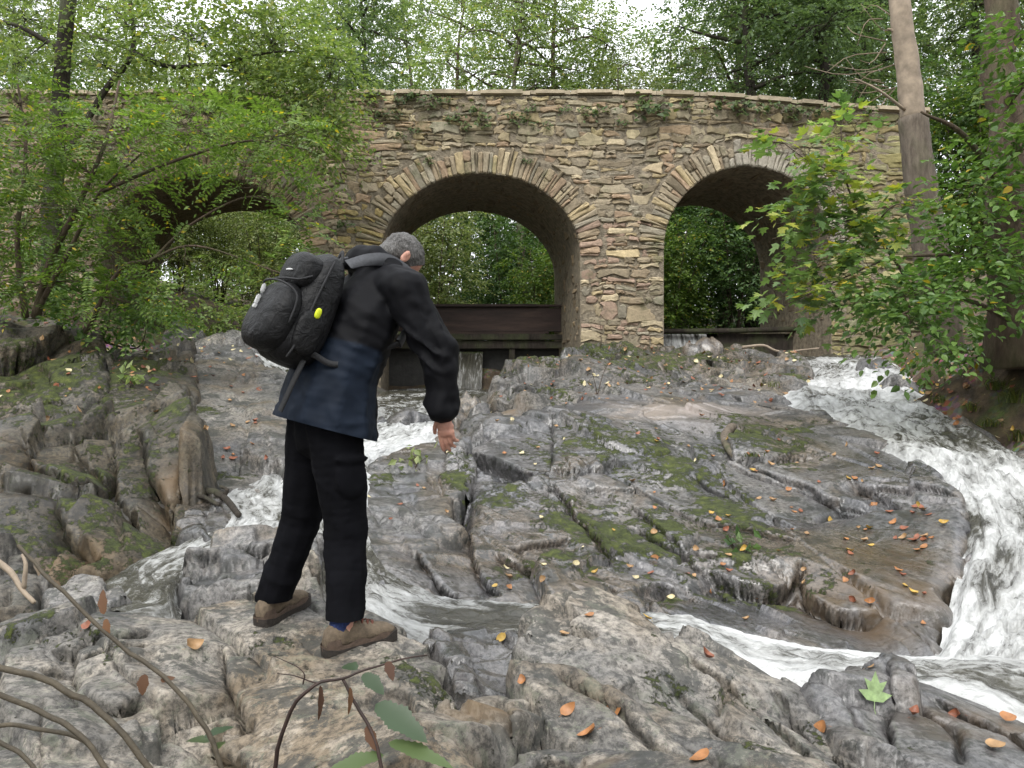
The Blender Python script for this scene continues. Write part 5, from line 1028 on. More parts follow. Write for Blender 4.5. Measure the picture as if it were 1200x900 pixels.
# ivy and wall plants, rooted in the bridge face
rg = rng_(61); tuft = []
for k in range(3):
    mb = MB(); n = 26
    o_ = np.stack([rg.normal(0, 0.10, n), -np.abs(rg.normal(0.05, 0.05, n)), rg.normal(-0.02, 0.055, n)], 1); Vv, T = leaf_geo(o_, unit(np.stack([rg.normal(0, .6, n), -np.abs(rg.normal(.6, .3, n)), rg.normal(-.3, .4, n)], 1)), unit(rg.normal(0, .4, (n, 3)) + [0, -.5, .8]), rg.uniform(0.05, 0.09, n), 0.7, 0.2, 1)
    mb.add(Vv, T); st = MB()
    for q_ in o_[:8]: tube(st, np.array([(q_[0] * 0.3, 0.06, q_[2] * 0.3 - 0.02), q_ * 0.6, q_]), 0.004, 3, None, 0, 0, False)
    tuft.append((mb.mesh('foliage', LEAF['ivy'], False), st.mesh('stem', BARK['twig'])))
spots = [(765, 128, 1.9, 'bushy ivy clump sprouting below the coping over the pier'), (757, 122, 1.3, None)] + [(x, y, s, None) for x, y, s in [(432, 112, 1.0), (470, 116, .9), (488, 114, 1.0), (505, 115, .9), (520, 117, .8), (447, 133, .8), (464, 131, .7), (530, 138, .9), (560, 130, 1.0), (562, 142, 1.0), (485, 152, .7), (470, 158, .6), (600, 135, .9), (620, 128, .8), (618, 142, .8), (545, 145, .7), (660, 128, .7),
         (700, 130, .9), (682, 128, .8), (728, 143, .7), (845, 122, 1.1), (862, 124, 1.2), (880, 124, 1.2), (900, 126, 1.0), (925, 128, 1.1), (940, 130, 1.0), (960, 130, .9), (800, 120, .8), (985, 134, 1.0), (405, 262, 1.0), (500, 188, .6), (617, 188, .6), (1020, 132, 1.0), (640, 145, .6)]]
for k, (x, y, s, lab) in enumerate(spots):
    o = empty('wall_plant', tuple(P(x, y, YB - 0.02)), label=lab or 'small green plant tuft rooted in the bridge face', category='plant', group=None if lab else 'plant tufts on the bridge'); o.scale = (s * 1.25,) * 3; o.rotation_euler = (0, rg.uniform(-0.5, 0.5), 0)
    f_, s_ = tuft[k % 3]; obj('foliage', f_, o); obj('stem', s_, o)
# grass tufts and ferns on the right bank
def grass(label, x, y, d, n, L, seed, leaf='fern'):
    h = ray_px(x, y); p = h[0] if h else Vector(P(x, y, d)); rg = rng_(seed); mb = MB()
    for k in range(n):
        a = rg.uniform(0, 6.28); l = L * rg.uniform(0.5, 1.1); u = np.array([math.cos(a), math.sin(a), 0]); b = np.array([rg.normal(0, .05), rg.normal(0, .05), -0.02]); w = np.array([-u[1], u[0], 0]) * 0.006
        pts = [b + u * l * t * t * 0.8 + np.array([0, 0, l * (t * 0.95 - 0.6 * t * t)]) for t in (0, .35, .7, 1)]
        Vv = np.vstack([[p_ - w * (1 - t * 0.9), p_ + w * (1 - t * 0.9)] for p_, t in zip(pts, (0, .35, .7, 1))]); mb.add(Vv, None, [[0, 1, 3, 2], [2, 3, 5, 4], [4, 5, 7, 6]])
    o = obj('grass_tuft', mb.mesh('grass_tuft', LEAF[leaf], True)); o.location = p; tag(o, label, 'grass', 'grass tufts on the banks')
for k, (x, y, d, n, L) in enumerate([(1170, 455, 8.5, 60, .45), (1190, 470, 8.2, 60, .5), (1165, 498, 8, 40, .3), (1100, 470, 9.2, 40, .3), (1085, 452, 10, 40, .3), (1195, 515, 7.5, 50, .35), (1140, 480, 8.6, 40, .3), (905, 452, 11.2, 30, .25), (1060, 440, 10.8, 30, .25)]):
    grass('arching yellow-green grass tuft on the stream bank', x, y, d, n, L, 700 + k)
grass('short bright grass tuft in the mossy corner of the great slab', 878, 532, 7.3, 30, .12, 720)
# ------------------------------------------------------------------ the walker
FW = np.array([0.77, 0.64, 0.0]); RT = np.array([0.64, -0.77, 0.0]); UP = np.array([0, 0, 1.0])
def ell(bm, c, r, axes=None, sub=2):
    M = Matrix.Identity(4)
    ax = np.eye(3) if axes is None else np.asarray(axes); r = np.broadcast_to(np.asarray(r, float), (3,))
    for k in range(3):
        for j in range(3): M[j][k] = ax[k][j] * r[k]
        M[k][3] = c[k]
    bmesh.ops.create_icosphere(bm, subdivisions=sub, radius=1.0, matrix=M)
def frame(axis, right=RT):
    a = unit(np.asarray(axis, float)); r = unit(right - a * np.dot(right, a)); f = np.cross(a, r); return [r, f, a]
def chain(bm, pts, rad, n=7, right=RT):
    """tapered limb: ellipsoids along a bent path; rad rows are r or (r_right, r_front)"""
    pts = np.asarray(pts, float); rad = np.array([(q, q) if np.isscalar(q) else q for q in rad], float)
    for k in range(len(pts) - 1):
        ax = frame(pts[k + 1] - pts[k], right); L = np.linalg.norm(pts[k + 1] - pts[k])
        for t in np.linspace(0, 1, n, endpoint=(k == len(pts) - 2)):
            r = rad[k] * (1 - t) + rad[k + 1] * t; ell(bm, pts[k] * (1 - t) + pts[k + 1] * t, (r[0], r[1], max(L / n * 1.1, min(r) * 0.9)), ax)
def remesh(bm, voxel, smooth=4):
    me = bpy.data.meshes.new("tmp"); bm.to_mesh(me); bm.free(); o = bpy.data.objects.new("tmp", me); COL.objects.link(o)
    m = o.modifiers.new("r", 'REMESH'); m.mode = 'VOXEL'; m.voxel_size = voxel
    s = o.modifiers.new("s", 'SMOOTH'); s.iterations = smooth; s.factor = 0.5
    dg = bpy.context.evaluated_depsgraph_get(); out = bpy.data.meshes.new_from_object(o.evaluated_get(dg)); bpy.data.objects.remove(o); bpy.data.meshes.remove(me)
    n = len(out.vertices); V = np.empty(n * 3, np.float32); out.vertices.foreach_get("co", V); V = V.reshape(-1, 3).astype(float)
    N = np.empty(n * 3, np.float32); out.vertices.foreach_get("normal", N); N = N.reshape(-1, 3).astype(float)
    return out, V, N
def setV(me, V):
    me.vertices.foreach_set("co", np.asarray(V, np.float32).ravel()); me.polygons.foreach_set("use_smooth", np.ones(len(me.polygons), bool)); me.update()
def bisect(me, co, no):
    bm = bmesh.new(); bm.from_mesh(me); bmesh.ops.bisect_plane(bm, geom=bm.verts[:] + bm.edges[:] + bm.faces[:], plane_co=Vector(co), plane_no=Vector(no), clear_outer=True); bm.to_mesh(me); bm.free(); me.update()
def folds(V, N, amp, f, seed, stretch=(1, 1, 1)):
    q = V * f * np.asarray(stretch); return V + N * (amp * (0.65 * fbm(q, 3, seed) + 0.6 * (0.5 - np.abs(noise3(q * 0.8 + 9, seed + 4))) ))[:, None]
def bez(a, b, t): return np.asarray(a) * (1 - t) + np.asarray(b) * t

pelvis = P(380, 495, 3.30); waist = P(390, 442, 3.31); chest = P(419, 376, 3.35); upper = P(444, 340, 3.40); neck = P(461, 324, 3.45); headc = P(469, 306, 3.50)
rsh = upper + RT * 0.185 + UP * -0.01; lsh = upper - RT * 0.185
relb = P(512, 410, 3.24); rwr = P(520, 480, 3.27); lelb = P(430, 412, 3.74); lwr = P(418, 448, 3.72)
rhip = pelvis + RT * 0.095 - UP * 0.03; lhip = pelvis - RT * 0.095 - UP * 0.03
# feet rest on the rock below them
def onrock(p): return np.array([p[0], p[1], drop(p[0], p[1], CZ + 1, ('rock',))[0].z])
FT = {'r': (onrock(P(384, 756, 3.13)), onrock(P(452, 722, 3.29))), 'l': (onrock(P(307, 728, 3.38)), onrock(P(344, 713, 3.58)))}
def ankle(h, t): u = unit((t - h) * [1, 1, 0]); return h + u * 0.075 + UP * 0.105
rank = ankle(*FT['r']); lank = ankle(*FT['l'])
rkn = P(407, 630, 3.26); lkn = P(352, 612, 3.45)

person = empty('person', tuple((FT['r'][0] + FT['l'][0]) / 2), label='person in navy and black jacket and black trousers stooping on the rocks, back turned', category='person')
PINV = Matrix.Translation(-Vector(person.location))
def pput(name, me, mat, **k):
    me.transform(PINV); me.materials.clear(); me.materials.append(mat); return obj(name, me, person, **k)
def mat_cloth(name, navy=False):
    m = NM(name); w = m.noise(260, 2); black = (0.0045, 0.0046, 0.006)
    c = m.mix(m.attr('navy'), black, (0.0088, 0.0135, 0.0235)) if navy else m.mix(0.0, black, black)
    c = m.mix(1.0, c, m.ramp(m.noise(9, 4), [(0.3, 0.8), (0.7, 1.25)]), 'MULTIPLY')
    m.set(c, 0.66 if navy else 0.9, m.bump(w, 0.15, 0.002), 0.12 if navy else 0.07)
    return m.m
def mat_skin():
    m = NM("skin"); c = m.ramp(m.noise(40, 4), [(0.3, (0.36, 0.175, 0.13)), (0.7, (0.50, 0.27, 0.20))])
    m.set(c, 0.5, m.bump(m.noise(160, 4), 0.2, 0.003), 0.35); m.p.inputs['Subsurface Weight'].default_value = 0.08; m.p.inputs['Subsurface Radius'].default_value = (0.01, 0.004, 0.002); return m.m
# --- body: one surface from head to feet
HF = unit(FW * 0.62 + UP * -0.72 + RT * 0.08)      # where the face looks
HR = unit(RT - HF * np.dot(RT, HF)); HU = np.cross(HR, HF); HAX = [HR, HF, HU]
H = lambda x, y, z: headc + HR * x + HF * y + HU * z
bm = bmesh.new()
ell(bm, H(0, -0.005, 0.03), (0.076, 0.097, 0.088), HAX); ell(bm, H(0, 0.025, -0.035), (0.062, 0.070, 0.085), HAX); ell(bm, H(0, 0.055, -0.095), (0.030, 0.030, 0.025), HAX)
ell(bm, H(0, 0.100, -0.025), (0.013, 0.020, 0.028), HAX); ell(bm, H(0, 0.086, 0.005), (0.05, 0.014, 0.010), HAX); ell(bm, H(0, 0.087, -0.066), (0.024, 0.012, 0.008), HAX)
for s in (-1, 1):
    ell(bm, H(s * 0.079, -0.012, -0.012), (0.010, 0.020, 0.033), HAX); ell(bm, H(s * 0.086, -0.020, -0.002), (0.008, 0.012, 0.022), HAX); ell(bm, H(s * 0.032, 0.080, 0.0), (0.014, 0.010, 0.009), HAX)
chain(bm, [neck - UP * 0.02, H(0, -0.02, -0.05)], [0.060, 0.056], 5)
chain(bm, [pelvis, waist, chest, upper], [(0.150, 0.105), (0.140, 0.10), (0.165, 0.11), (0.15, 0.09)], 6); chain(bm, [upper, neck], [(0.10, 0.07), 0.06], 4)
for sh, el, wr in ((rsh, relb, rwr), (lsh, lelb, lwr)): chain(bm, [bez(upper, sh, 0.3), sh, el, wr], [0.07, 0.062, 0.045, (0.030, 0.024)], 6)
for hp, kn, an in ((rhip, rkn, rank), (lhip, lkn, lank)): chain(bm, [hp, kn, an], [0.092, 0.060, 0.040], 7)
for h_, t_ in FT.values(): u = unit(t_ - h_); chain(bm, [h_ + u * 0.05 + UP * 0.055, h_ + u * 0.20 + UP * 0.045], [(0.034, 0.036), (0.036, 0.022)], 4)
def hand(bm, wr, down, palm_n, thumb_side, curl, sc=1.0):
    """palm and five fingers; down: pointing direction, palm_n: where the palm faces, thumb_side: sideways to the thumb"""
    d = unit(down); s = unit(thumb_side - d * np.dot(thumb_side, d)); p = np.cross(d, s); p = p * np.sign(np.dot(p, palm_n))
    for t, w in ((0.005, 0.030), (0.03, 0.036), (0.055, 0.041), (0.078, 0.041)): ell(bm, wr + d * t * sc, (w * sc, 0.0155 * sc, 0.022 * sc), [s, p, d])
    ell(bm, wr + d * 0.032 * sc + s * 0.026 * sc + p * 0.008 * sc, (0.016 * sc, 0.015 * sc, 0.028 * sc), [s, p, d])
    for k, (off, L, c) in enumerate(((0.028, 0.072, 0.45), (0.0095, 0.082, 0.7), (-0.009, 0.076, 0.95), (-0.027, 0.060, 1.15))):
        q = wr + (d * (0.086 - 0.006 * (k == 3)) + s * off) * sc; dirv = d + s * off * 1.0
        for j, (f, r) in enumerate(((0.45, 0.0095), (0.30, 0.0088), (0.25, 0.008))):
            a = curl * c * (j + 0.7) * 0.62; dv = unit(dirv * math.cos(a) + p * math.sin(a)); e = q + dv * L * f * sc
            chain(bm, [q, e], [r * sc, r * 0.93 * sc], 5, s); q = e
    q = wr + (d * 0.030 + s * 0.036 + p * 0.006) * sc
    for f, (a, b, r) in ((0.034, (0.75, 0.25, 0.0115)), (0.030, (0.42, 0.42, 0.010)), ):
        e = q + unit(d * 0.8 + s * a * 0.8 + p * b) * f * sc; chain(bm, [q, e], [r * sc, r * 0.88 * sc], 5, s); q = e
hand(bm, rwr + UP * -0.012, np.array([0.10, 0.03, -1.0]), np.array([-0.2, 0.9, 0]), np.array([-0.75, 0.35, 0]), 0.75, 1.05)
hand(bm, lwr + UP * -0.012, np.array([0.08, 0.05, -1.0]), -FW * 0.3 + RT, FW, 0.8)
me, V, N = remesh(bm, 0.0045, 2); setV(me, V); pput('body', me, mat_skin())
# --- hair: cropped grey cap with loose strands
bm = bmesh.new(); ell(bm, H(0, -0.010, 0.036), (0.083, 0.103, 0.090), HAX, 4); ell(bm, H(0, -0.055, -0.02), (0.066, 0.055, 0.070), HAX, 4)
me, V, N = remesh(bm, 0.006, 3); q = (V - headc); lx, ly, lz = q @ HR, q @ HF, q @ HU
V = V + N * (0.006 * fbm(np.stack([lx * 60, ly * 25, lz * 60], 1), 3, 6))[:, None]; setV(me, V)
bisect(me, H(0, 0.062, 0.035), HF * 0.9 - HU * 0.5); bisect(me, H(0, -0.05, -0.075), -HU + HF * 0.25)
def mat_hair():
    m = NM("grey_hair"); n = m.noise(1, 5, 0.7, co=m.map(m.tc.outputs['Object'], (260, 260, 60)))
    return m.set(m.ramp(n, [(0.3, (0.014, 0.013, 0.012)), (0.52, (0.075, 0.070, 0.066)), (0.75, (0.30, 0.29, 0.28))]), 0.5, m.bump(n, 0.8, 0.004), 0.4)
MH = mat_hair(); hr = rng_(14); mb = MB()
for k in range(900):
    v = unit(hr.normal(0, 1, 3)); 
    if v[1] > 0.55 or v[2] < -0.75: continue
    b = np.array([v[0] * 0.082, v[1] * 0.101 - 0.010, v[2] * 0.090 + 0.034]); 
    t_ = unit(np.array([v[0] * 0.3, -0.5, -0.6]) + hr.normal(0, 0.3, 3)); t_ = unit(t_ - v * np.dot(t_, v) * 0.75); L = hr.uniform(0.012, 0.028); w = np.cross(t_, v) * 0.0011
    pts = np.array([b - w, b + w, b + t_ * L * 0.6 + v * 0.003 + w * 0.6, b + t_ * L * 0.6 + v * 0.003 - w * 0.6, b + t_ * L + v * 0.002])
    mb.add(headc + pts[:, :1] * HR + pts[:, 1:2] * HF + pts[:, 2:] * HU, [[3, 2, 4]], [[0, 1, 2, 3]])
hair = pput('hair', me, MH); m2 = mb.mesh('strands', MH); m2.transform(PINV); obj('strands', m2, hair, kind='stuff')
# --- trousers
bm = bmesh.new()
chain(bm, [pelvis + UP * 0.02, pelvis - UP * 0.05], [(0.155, 0.12), (0.17, 0.13)], 4)
for hp, kn, an in ((rhip, rkn, rank), (lhip, lkn, lank)):
    chain(bm, [hp + UP * 0.02, bez(hp, kn, 0.5), kn, bez(kn, an, 0.6), an - UP * 0.01], [(0.110, 0.125), (0.100, 0.108), (0.086, 0.088), (0.082, 0.082), (0.080, 0.086)], 7)
q = bez(rhip, rkn, 0.42) + RT * 0.095; ell(bm, q, (0.020, 0.075, 0.085), [RT, FW, UP]); ell(bm, q + UP * 0.075 + RT * 0.006, (0.021, 0.080, 0.020), [RT, FW, UP])
me, V, N = remesh(bm, 0.009, 3)
low = np.exp(-((V[:, 2] - min(rank[2], lank[2])) / 0.22) ** 2) + 0.8 * np.exp(-((V[:, 2] - rkn[2]) / 0.14) ** 2)
V = V + N * ((0.007 + 0.009 * low) * (fbm(V * [8, 8, 9], 3, 31) + 0.9 * (0.4 - np.abs(noise3(np.stack([V @ (RT * 0.6 + UP * 0.8) * 11, V @ FW * 7, V @ (RT * 0.8 - UP * 0.6) * 5], 1), 35)))))[:, None]; setV(me, V)
for an in (rank, lank): pass
bisect(me, bez(rank, lank, 0.5) + UP * 0.012, np.array([(lank - rank)[2] * 0 + 0.0, 0, -1.0]))
pput('trousers', me, mat_cloth("trouser_cloth"))
# --- jacket
bm = bmesh.new()
chain(bm, [pelvis - UP * 0.24 - FW * 0.02, pelvis, waist, chest, upper], [(0.268, 0.225), (0.250, 0.205), (0.225, 0.178), (0.222, 0.165), (0.185, 0.125)], 6)
chain(bm, [upper, neck - UP * 0.005], [(0.14, 0.10), (0.085, 0.08)], 4)
for sh, el, wr in ((rsh, relb, rwr), (lsh, lelb, lwr)): chain(bm, [bez(upper, sh, 0.4), sh, bez(sh, el, 0.5), el, bez(el, wr, 0.55), wr + UP * 0.004], [0.105, 0.098, 0.088, 0.080, 0.070, 0.060], 7)
hb = P(436, 307, 3.43)      # the folded hood behind the neck
chain(bm, [hb - RT * 0.15 - UP * 0.035 + FW * 0.03, hb - RT * 0.08 - FW * 0.03 + UP * 0.005, hb - FW * 0.045 + UP * 0.01, hb + RT * 0.08 - FW * 0.03 + UP * 0.0, hb + RT * 0.13 - UP * 0.04 + FW * 0.03], [0.045, 0.062, 0.068, 0.062, 0.042], 6, UP)
me, V, N = remesh(bm, 0.009, 3)
def seg_d(V, a, b):
    e = b - a; t = np.clip(((V - a) @ e) / (e @ e), 0, 1); return np.linalg.norm(V - a - t[:, None] * e, axis=1)
arm = np.minimum.reduce([seg_d(V, rsh, relb), seg_d(V, relb, rwr), seg_d(V, lsh, lelb), seg_d(V, lelb, lwr)]); isarm = 1 - sstep(0.085, 0.125, arm)
elb = np.exp(-(np.linalg.norm(V - relb, axis=1) / 0.13) ** 2); hem = np.exp(-((V[:, 2] - pelvis[2]) / 0.16) ** 2)
V = V + N * ((0.009 + 0.010 * isarm + 0.016 * elb + 0.006 * hem) * (fbm(V * [9, 9, 9], 3, 51) + 0.9 * (0.4 - np.abs(noise3(np.stack([V @ (RT * 0.7 + UP * 0.7) * 19, V @ FW * 8, V @ (RT * 0.7 - UP * 0.7) * 5], 1), 55)))))[:, None]
hn = unit(np.array([-0.26, -0.10, -1.0])); hemp = P(378, 501, 3.3)
px = 600 + V[:, 0] / V[:, 1] * F
lz = V[:, 2] - (P(400, 405, 3.3)[2] - 0.30 * (V @ (FW * [1, 1, 0]) - waist @ FW)); navy = (1 - sstep(-0.006, 0.006, lz + 0.02 * 0)) * (1 - sstep(0.45, 0.5, isarm))
cuts = (1 - sstep(0.115, 0.125, (V - waist) @ FW)); navy = navy * cuts
setV(me, V); at = me.attributes.new('navy', 'FLOAT', 'POINT'); at.data.foreach_set("value", navy.astype(np.float32))
bisect(me, hemp, hn); bisect(me, rwr - UP * 0.012, (0.10, 0.03, -1.0)) if False else None
pput('jacket', me, mat_cloth("jacket_cloth", True))
# --- boots and socks
MS = {'upper': mat_simple("boot_suede", (0.125, 0.094, 0.064), 0.85, 0.35, 45, 0.5), 'sole': mat_simple("boot_sole", (0.028, 0.022, 0.018), 0.8, 0.4, 60, 0.6), 'patch': mat_simple("boot_leather", (0.075, 0.05, 0.036), 0.7, 0.3, 50, 0.4), 'lace': mat_simple("boot_lace", (0.12, 0.035, 0.02), 0.7), 'sock': mat_simple("blue_sock", (0.018, 0.032, 0.11), 0.95, 0.4, 120, 0.8)}
SECT = [(0.000, .020, .020, .052), (0.012, .031, .010, .082), (0.045, .037, .006, .102), (0.085, .038, .006, .104), (0.12, .039, .006, .096), (0.16, .043, .006, .080), (0.20, .048, .006, .066), (0.24, .048, .007, .056), (0.27, .040, .010, .046), (0.288, .024, .016, .034)]
SECT = [(x * 1.06, w * 1.08, z0, z1 * 1.14) for x, w, z0, z1 in SECT]
def boot(h, t, lat):
    ax = unit(t - h); sd = unit(np.cross(ax, UP)); nu = np.cross(sd, ax); root = []
    def fr(x, y, z): return h + ax * (x - 0.012) + sd * y + nu * z
    n = 16; rings = []
    for (x, w, z0, z1) in SECT:
        th = np.linspace(0, 2 * np.pi, n, endpoint=False); c, s = np.cos(th), np.sin(th); zz = z0 + 0.012 + (z1 - z0) * (0.5 + 0.5 * np.sign(s) * np.abs(s) ** 0.8); yy = w * np.sign(c) * np.abs(c) ** 0.7 * np.where(s > 0, 1 - 0.28 * s * s, 1)
        rings.append(np.stack([fr(x, y_, z_) for y_, z_ in zip(yy, zz)]))
    V = np.vstack(rings); m = len(SECT); i = np.arange(m - 1)[:, None] * n; j = np.arange(n)[None]; j2 = (j + 1) % n
    Q = np.stack([i + j, i + j2, i + n + j2, i + n + j], 2).reshape(-1, 4); c0, c1 = V[:n].mean(0), V[-n:].mean(0); k = len(V); V = np.vstack([V, c0, c1])
    T = np.vstack([np.stack([(np.arange(n) + 1) % n, np.arange(n), np.full(n, k)], 1), np.stack([(m - 1) * n + np.arange(n), (m - 1) * n + (np.arange(n) + 1) % n, np.full(n, k + 1)], 1)])
    mb = MB(); mb.add(V, T, Q); up = pput('boot', mb.mesh('boot', MS['upper']), MS['upper'])
    # sole with a tread
    mb = MB(); out = [(x, w + 0.005) for (x, w, _, _) in SECT]; o_ = [(x, w) for x, w in out] + [(x, -w) for x, w in out[::-1]]
    o_ = catmull(np.array(o_ + [o_[0]]), 60)[:-1]; o_[:, 0] = o_[:, 0] * 1.03 - 0.004; k = len(o_)
    lo = np.array([fr(x, y, 0.006 * (i_ % 3 == 0) - 0.004) for i_, (x, y) in enumerate(o_)]); hi = np.array([fr(x, y * 1.02, 0.024 + 0.016 * sstep(0.24, 0.29, np.array(x)) + 0.010 * (1 - sstep(0.0, 0.05, np.array(x)))) for x, y in o_]); V = np.vstack([lo, hi, [fr(0.14, 0, 0)], [fr(0.14, 0, 0.026)]])
    i_ = np.arange(k); j_ = (i_ + 1) % k; mb.add(V, np.vstack([np.stack([j_, i_, np.full(k, 2 * k)], 1), np.stack([k + i_, k + j_, np.full(k, 2 * k + 1)], 1)]), np.stack([i_, j_, k + j_, k + i_], 1))
    def sub(name, mb, mt):
        me = mb.mesh(name, mt, name != 'sole'); me.transform(PINV); obj(name, me, up)
    sub('sole', mb, MS['sole'])
    mb = MB(); lo = np.array([fr(x, y * 0.995, 0.020) for x, y in o_]); hi = np.array([fr(x, y * 0.965, 0.044 + 0.006 * math.sin(x * 60)) for x, y in o_]); mb.add(np.vstack([lo, hi]), None, np.stack([i_, j_, k + j_, k + i_], 1)); sub('rand', mb, MS['patch'])
    mb = MB()
    for (x, y0, y1, z) in ((0.10, -0.02, 0.02, 0.114), (0.125, -0.024, 0.024, 0.106), (0.15, -0.026, 0.026, 0.096), (0.172, -0.027, 0.027, 0.087), (0.192, -0.027, 0.027, 0.079)):
        z = z * 1.13 + 0.004; x = x * 1.05
        tube(mb, catmull([fr(x, y0, z - 0.012), fr(x + 0.008, 0, z + 0.002), fr(x, y1, z - 0.012)], 8), 0.0032, 5); tube(mb, catmull([fr(x, y1, z - 0.012), fr(x + 0.018, 0, z - 0.002), fr(x + 0.024, y0, z - 0.02)], 8), 0.0030, 5)
    sub('laces', mb, MS['lace'])
    for (x0, x1, zb, zt, nm) in ((0.225, 0.285, 0.02, 0.052, 'toe_cap'), (0.0, 0.055, 0.02, 0.066, 'heel_patch')):
        mb = MB(); R_ = []
        for x in np.linspace(x0, x1, 7):
            w = np.interp(x, [s[0] for s in SECT], [s[1] for s in SECT]) + 0.0035; zt_ = min(zt, np.interp(x, [s[0] for s in SECT], [s[3] for s in SECT]) * 0.8)
            R_.append([fr(x, w * math.cos(a) ** 1 if True else 0, zb + (zt_ - zb) * abs(math.sin(a)) ** 0.8) for a in np.linspace(0, np.pi, 13)] if nm == 'toe_cap' else [fr(x, w, zb), fr(x, w * 1.0, zt_ * 0.7), fr(x, w * 0.93, zt_), fr(x, -w * 0.93, zt_), fr(x, -w, zt_ * 0.7), fr(x, -w, zb)])
        R_ = np.array(R_); a_, b_ = R_.shape[:2]; i_ = np.arange(a_ - 1)[:, None] * b_; j_ = np.arange(b_ - 1)[None]; Q = np.stack([i_ + j_, i_ + j_ + 1, i_ + b_ + j_ + 1, i_ + b_ + j_], 2).reshape(-1, 4)
        if nm == 'heel_patch': Q = np.array([q for k, q in enumerate(Q) if k % (b_ - 1) != 2])
        mb.add(R_.reshape(-1, 3), None, Q); sub(nm, mb, MS['patch'])
    an = ankle(h, t); mb = MB(); pth = np.array([fr(0.066, 0, 0.075), fr(0.072, 0, 0.115), an + UP * 0.05]); tube(mb, catmull(pth, 7), [0.036, 0.038, 0.040, 0.041, 0.042, 0.042, 0.043], 12, None, 0.04, 5); me = mb.mesh('sock', MS['sock']); pput('sock', me, MS['sock'])
boot(*FT['r'], 1); boot(*FT['l'], -1)

# ------------------------------------------------------------------ backpack
TA = unit(upper - pelvis); BK = unit(-FW - TA * np.dot(-FW, TA)); BR = np.cross(TA, BK) * -1
if np.dot(BR, RT) < 0: BR = -BR
PC = bez(waist, chest, 0.78) + BK * 0.238
pack = empty('backpack', tuple(PC - TA * 0.25), label='black daypack with front pockets worn on the stooping person', category='backpack')
KINV = Matrix.Translation(-Vector(pack.location))
L3 = lambda x, y, z: PC + BR * x + BK * y + TA * z       # across, out from the back, up
def superell(r, p=3.0, nu=28, nv=18):
    u = np.linspace(0, 2 * np.pi, nu, endpoint=False); v = np.linspace(-np.pi / 2, np.pi / 2, nv); f = lambda a: np.sign(a) * np.abs(a) ** (2.0 / p)
    V = np.array([(r[0] * f(math.cos(b)) * f(math.cos(a)), r[1] * f(math.cos(b)) * f(math.sin(a)), r[2] * f(math.sin(b))) for b in v for a in u])
    i = np.arange(nv - 1)[:, None] * nu; j = np.arange(nu)[None]; j2 = (j + 1) % nu; return V, np.stack([i + j, i + j2, i + nu + j2, i + nu + j], 2).reshape(-1, 4)
def mat_pack():
    m = NM("pack_nylon"); return m.set(m.ramp(m.noise(14, 4), [(0.3, (0.0045, 0.0045, 0.005)), (0.7, (0.011, 0.011, 0.012))]), 0.5, m.bump(m.noise(300, 2), 0.2, 0.002, m.bump(m.noise(18, 5, 0.6, dist=1.0), 0.7, 0.02)), 0.2)
MPK = mat_pack(); MWEB = mat_simple("webbing", (0.018, 0.018, 0.020), 0.7, 0.3, 120, 0.4)
def padd(name, V, Q, mat=MPK, amp=0.006, seed=0, parent=None, **k):
    mb = MB(); W = PC + V[:, :1] * BR + V[:, 1:2] * BK + V[:, 2:] * TA
    W = W + amp * np.stack([fbm(W * 11 + 7 * s, 3, seed + s) for s in range(3)], 1); mb.add(W, None, Q); me = mb.mesh(name, mat); me.transform(KINV); return obj(name, me, parent or pack, **k)
V, Q = superell((0.155, 0.095, 0.245), 3.2); V[:, 1] *= 1 - 0.30 * (V[:, 2] / 0.245); V[:, 0] *= 1 - 0.12 * (V[:, 2] / 0.245); V[:, 1] -= 0.012 * (V[:, 2] / 0.245); padd('main_bag', V, Q, seed=3)
V, Q = superell((0.122, 0.060, 0.085), 2.8); V += [0.0, 0.070, 0.125]; up_ = padd('upper_pocket', V, Q, seed=5)
V, Q = superell((0.150, 0.075, 0.145), 2.7); V[:, 1] *= 1 - 0.25 * (V[:, 2] / 0.145); V += [0.0, 0.105, -0.080]; lo_ = padd('lower_pocket', V, Q, seed=7)
def ptube(name, pts, r, mat, par, seed=1, flat=1.0):
    mb = MB(); tube(mb, catmull([L3(*p) for p in pts], 26), r, 7); me = mb.mesh(name, mat); me.transform(KINV); return obj(name, me, par)
ptube('zip', [(-0.115, 0.115, 0.075), (-0.05, 0.136, 0.072), (0.05, 0.136, 0.072), (0.115, 0.115, 0.078), (0.125, 0.075, 0.11)], 0.0045, MWEB, up_)
ptube('zip', [(-0.14, 0.11, 0.01), (-0.08, 0.165, 0.045), (0.08, 0.165, 0.045), (0.145, 0.11, 0.01), (0.152, 0.10, -0.10)], 0.0045, MWEB, lo_)
ptube('seam', [(0.14, 0.02, 0.20), (0.152, 0.035, 0.05), (0.158, 0.045, -0.15), (0.14, 0.05, -0.22)], 0.005, MWEB, pack)
MWH = mat_simple("pale_print", (0.55, 0.55, 0.55), 0.6, 0.15, 200, 0.1); MYEL = mat_simple("yellow_tab", (0.58, 0.66, 0.02), 0.6, 0.1, 60, 0.2)
for (x, y, z, sx, sz) in ((-0.06, 0.1705, 0.020, 0.004, 0.012), (-0.052, 0.173, 0.010, 0.004, 0.012), (-0.044, 0.175, 0.0, 0.004, 0.010), (-0.03, 0.1845, -0.035, 0.005, 0.013), (-0.025, 0.186, -0.052, 0.005, 0.013), (-0.02, 0.187, -0.072, 0.007, 0.008)):
    mb = MB(); box(mb, (x - sx, y - 0.012, z - sz), (x + sx, y + 0.004, z + sz), None, 0, None, 0.002); V = mb.V[0]; mb.V[0] = PC + V[:, :1] * BR + V[:, 1:2] * BK + V[:, 2:] * TA; me = mb.mesh('print_mark', MWH, False); me.transform(KINV); obj('print_mark', me, lo_)
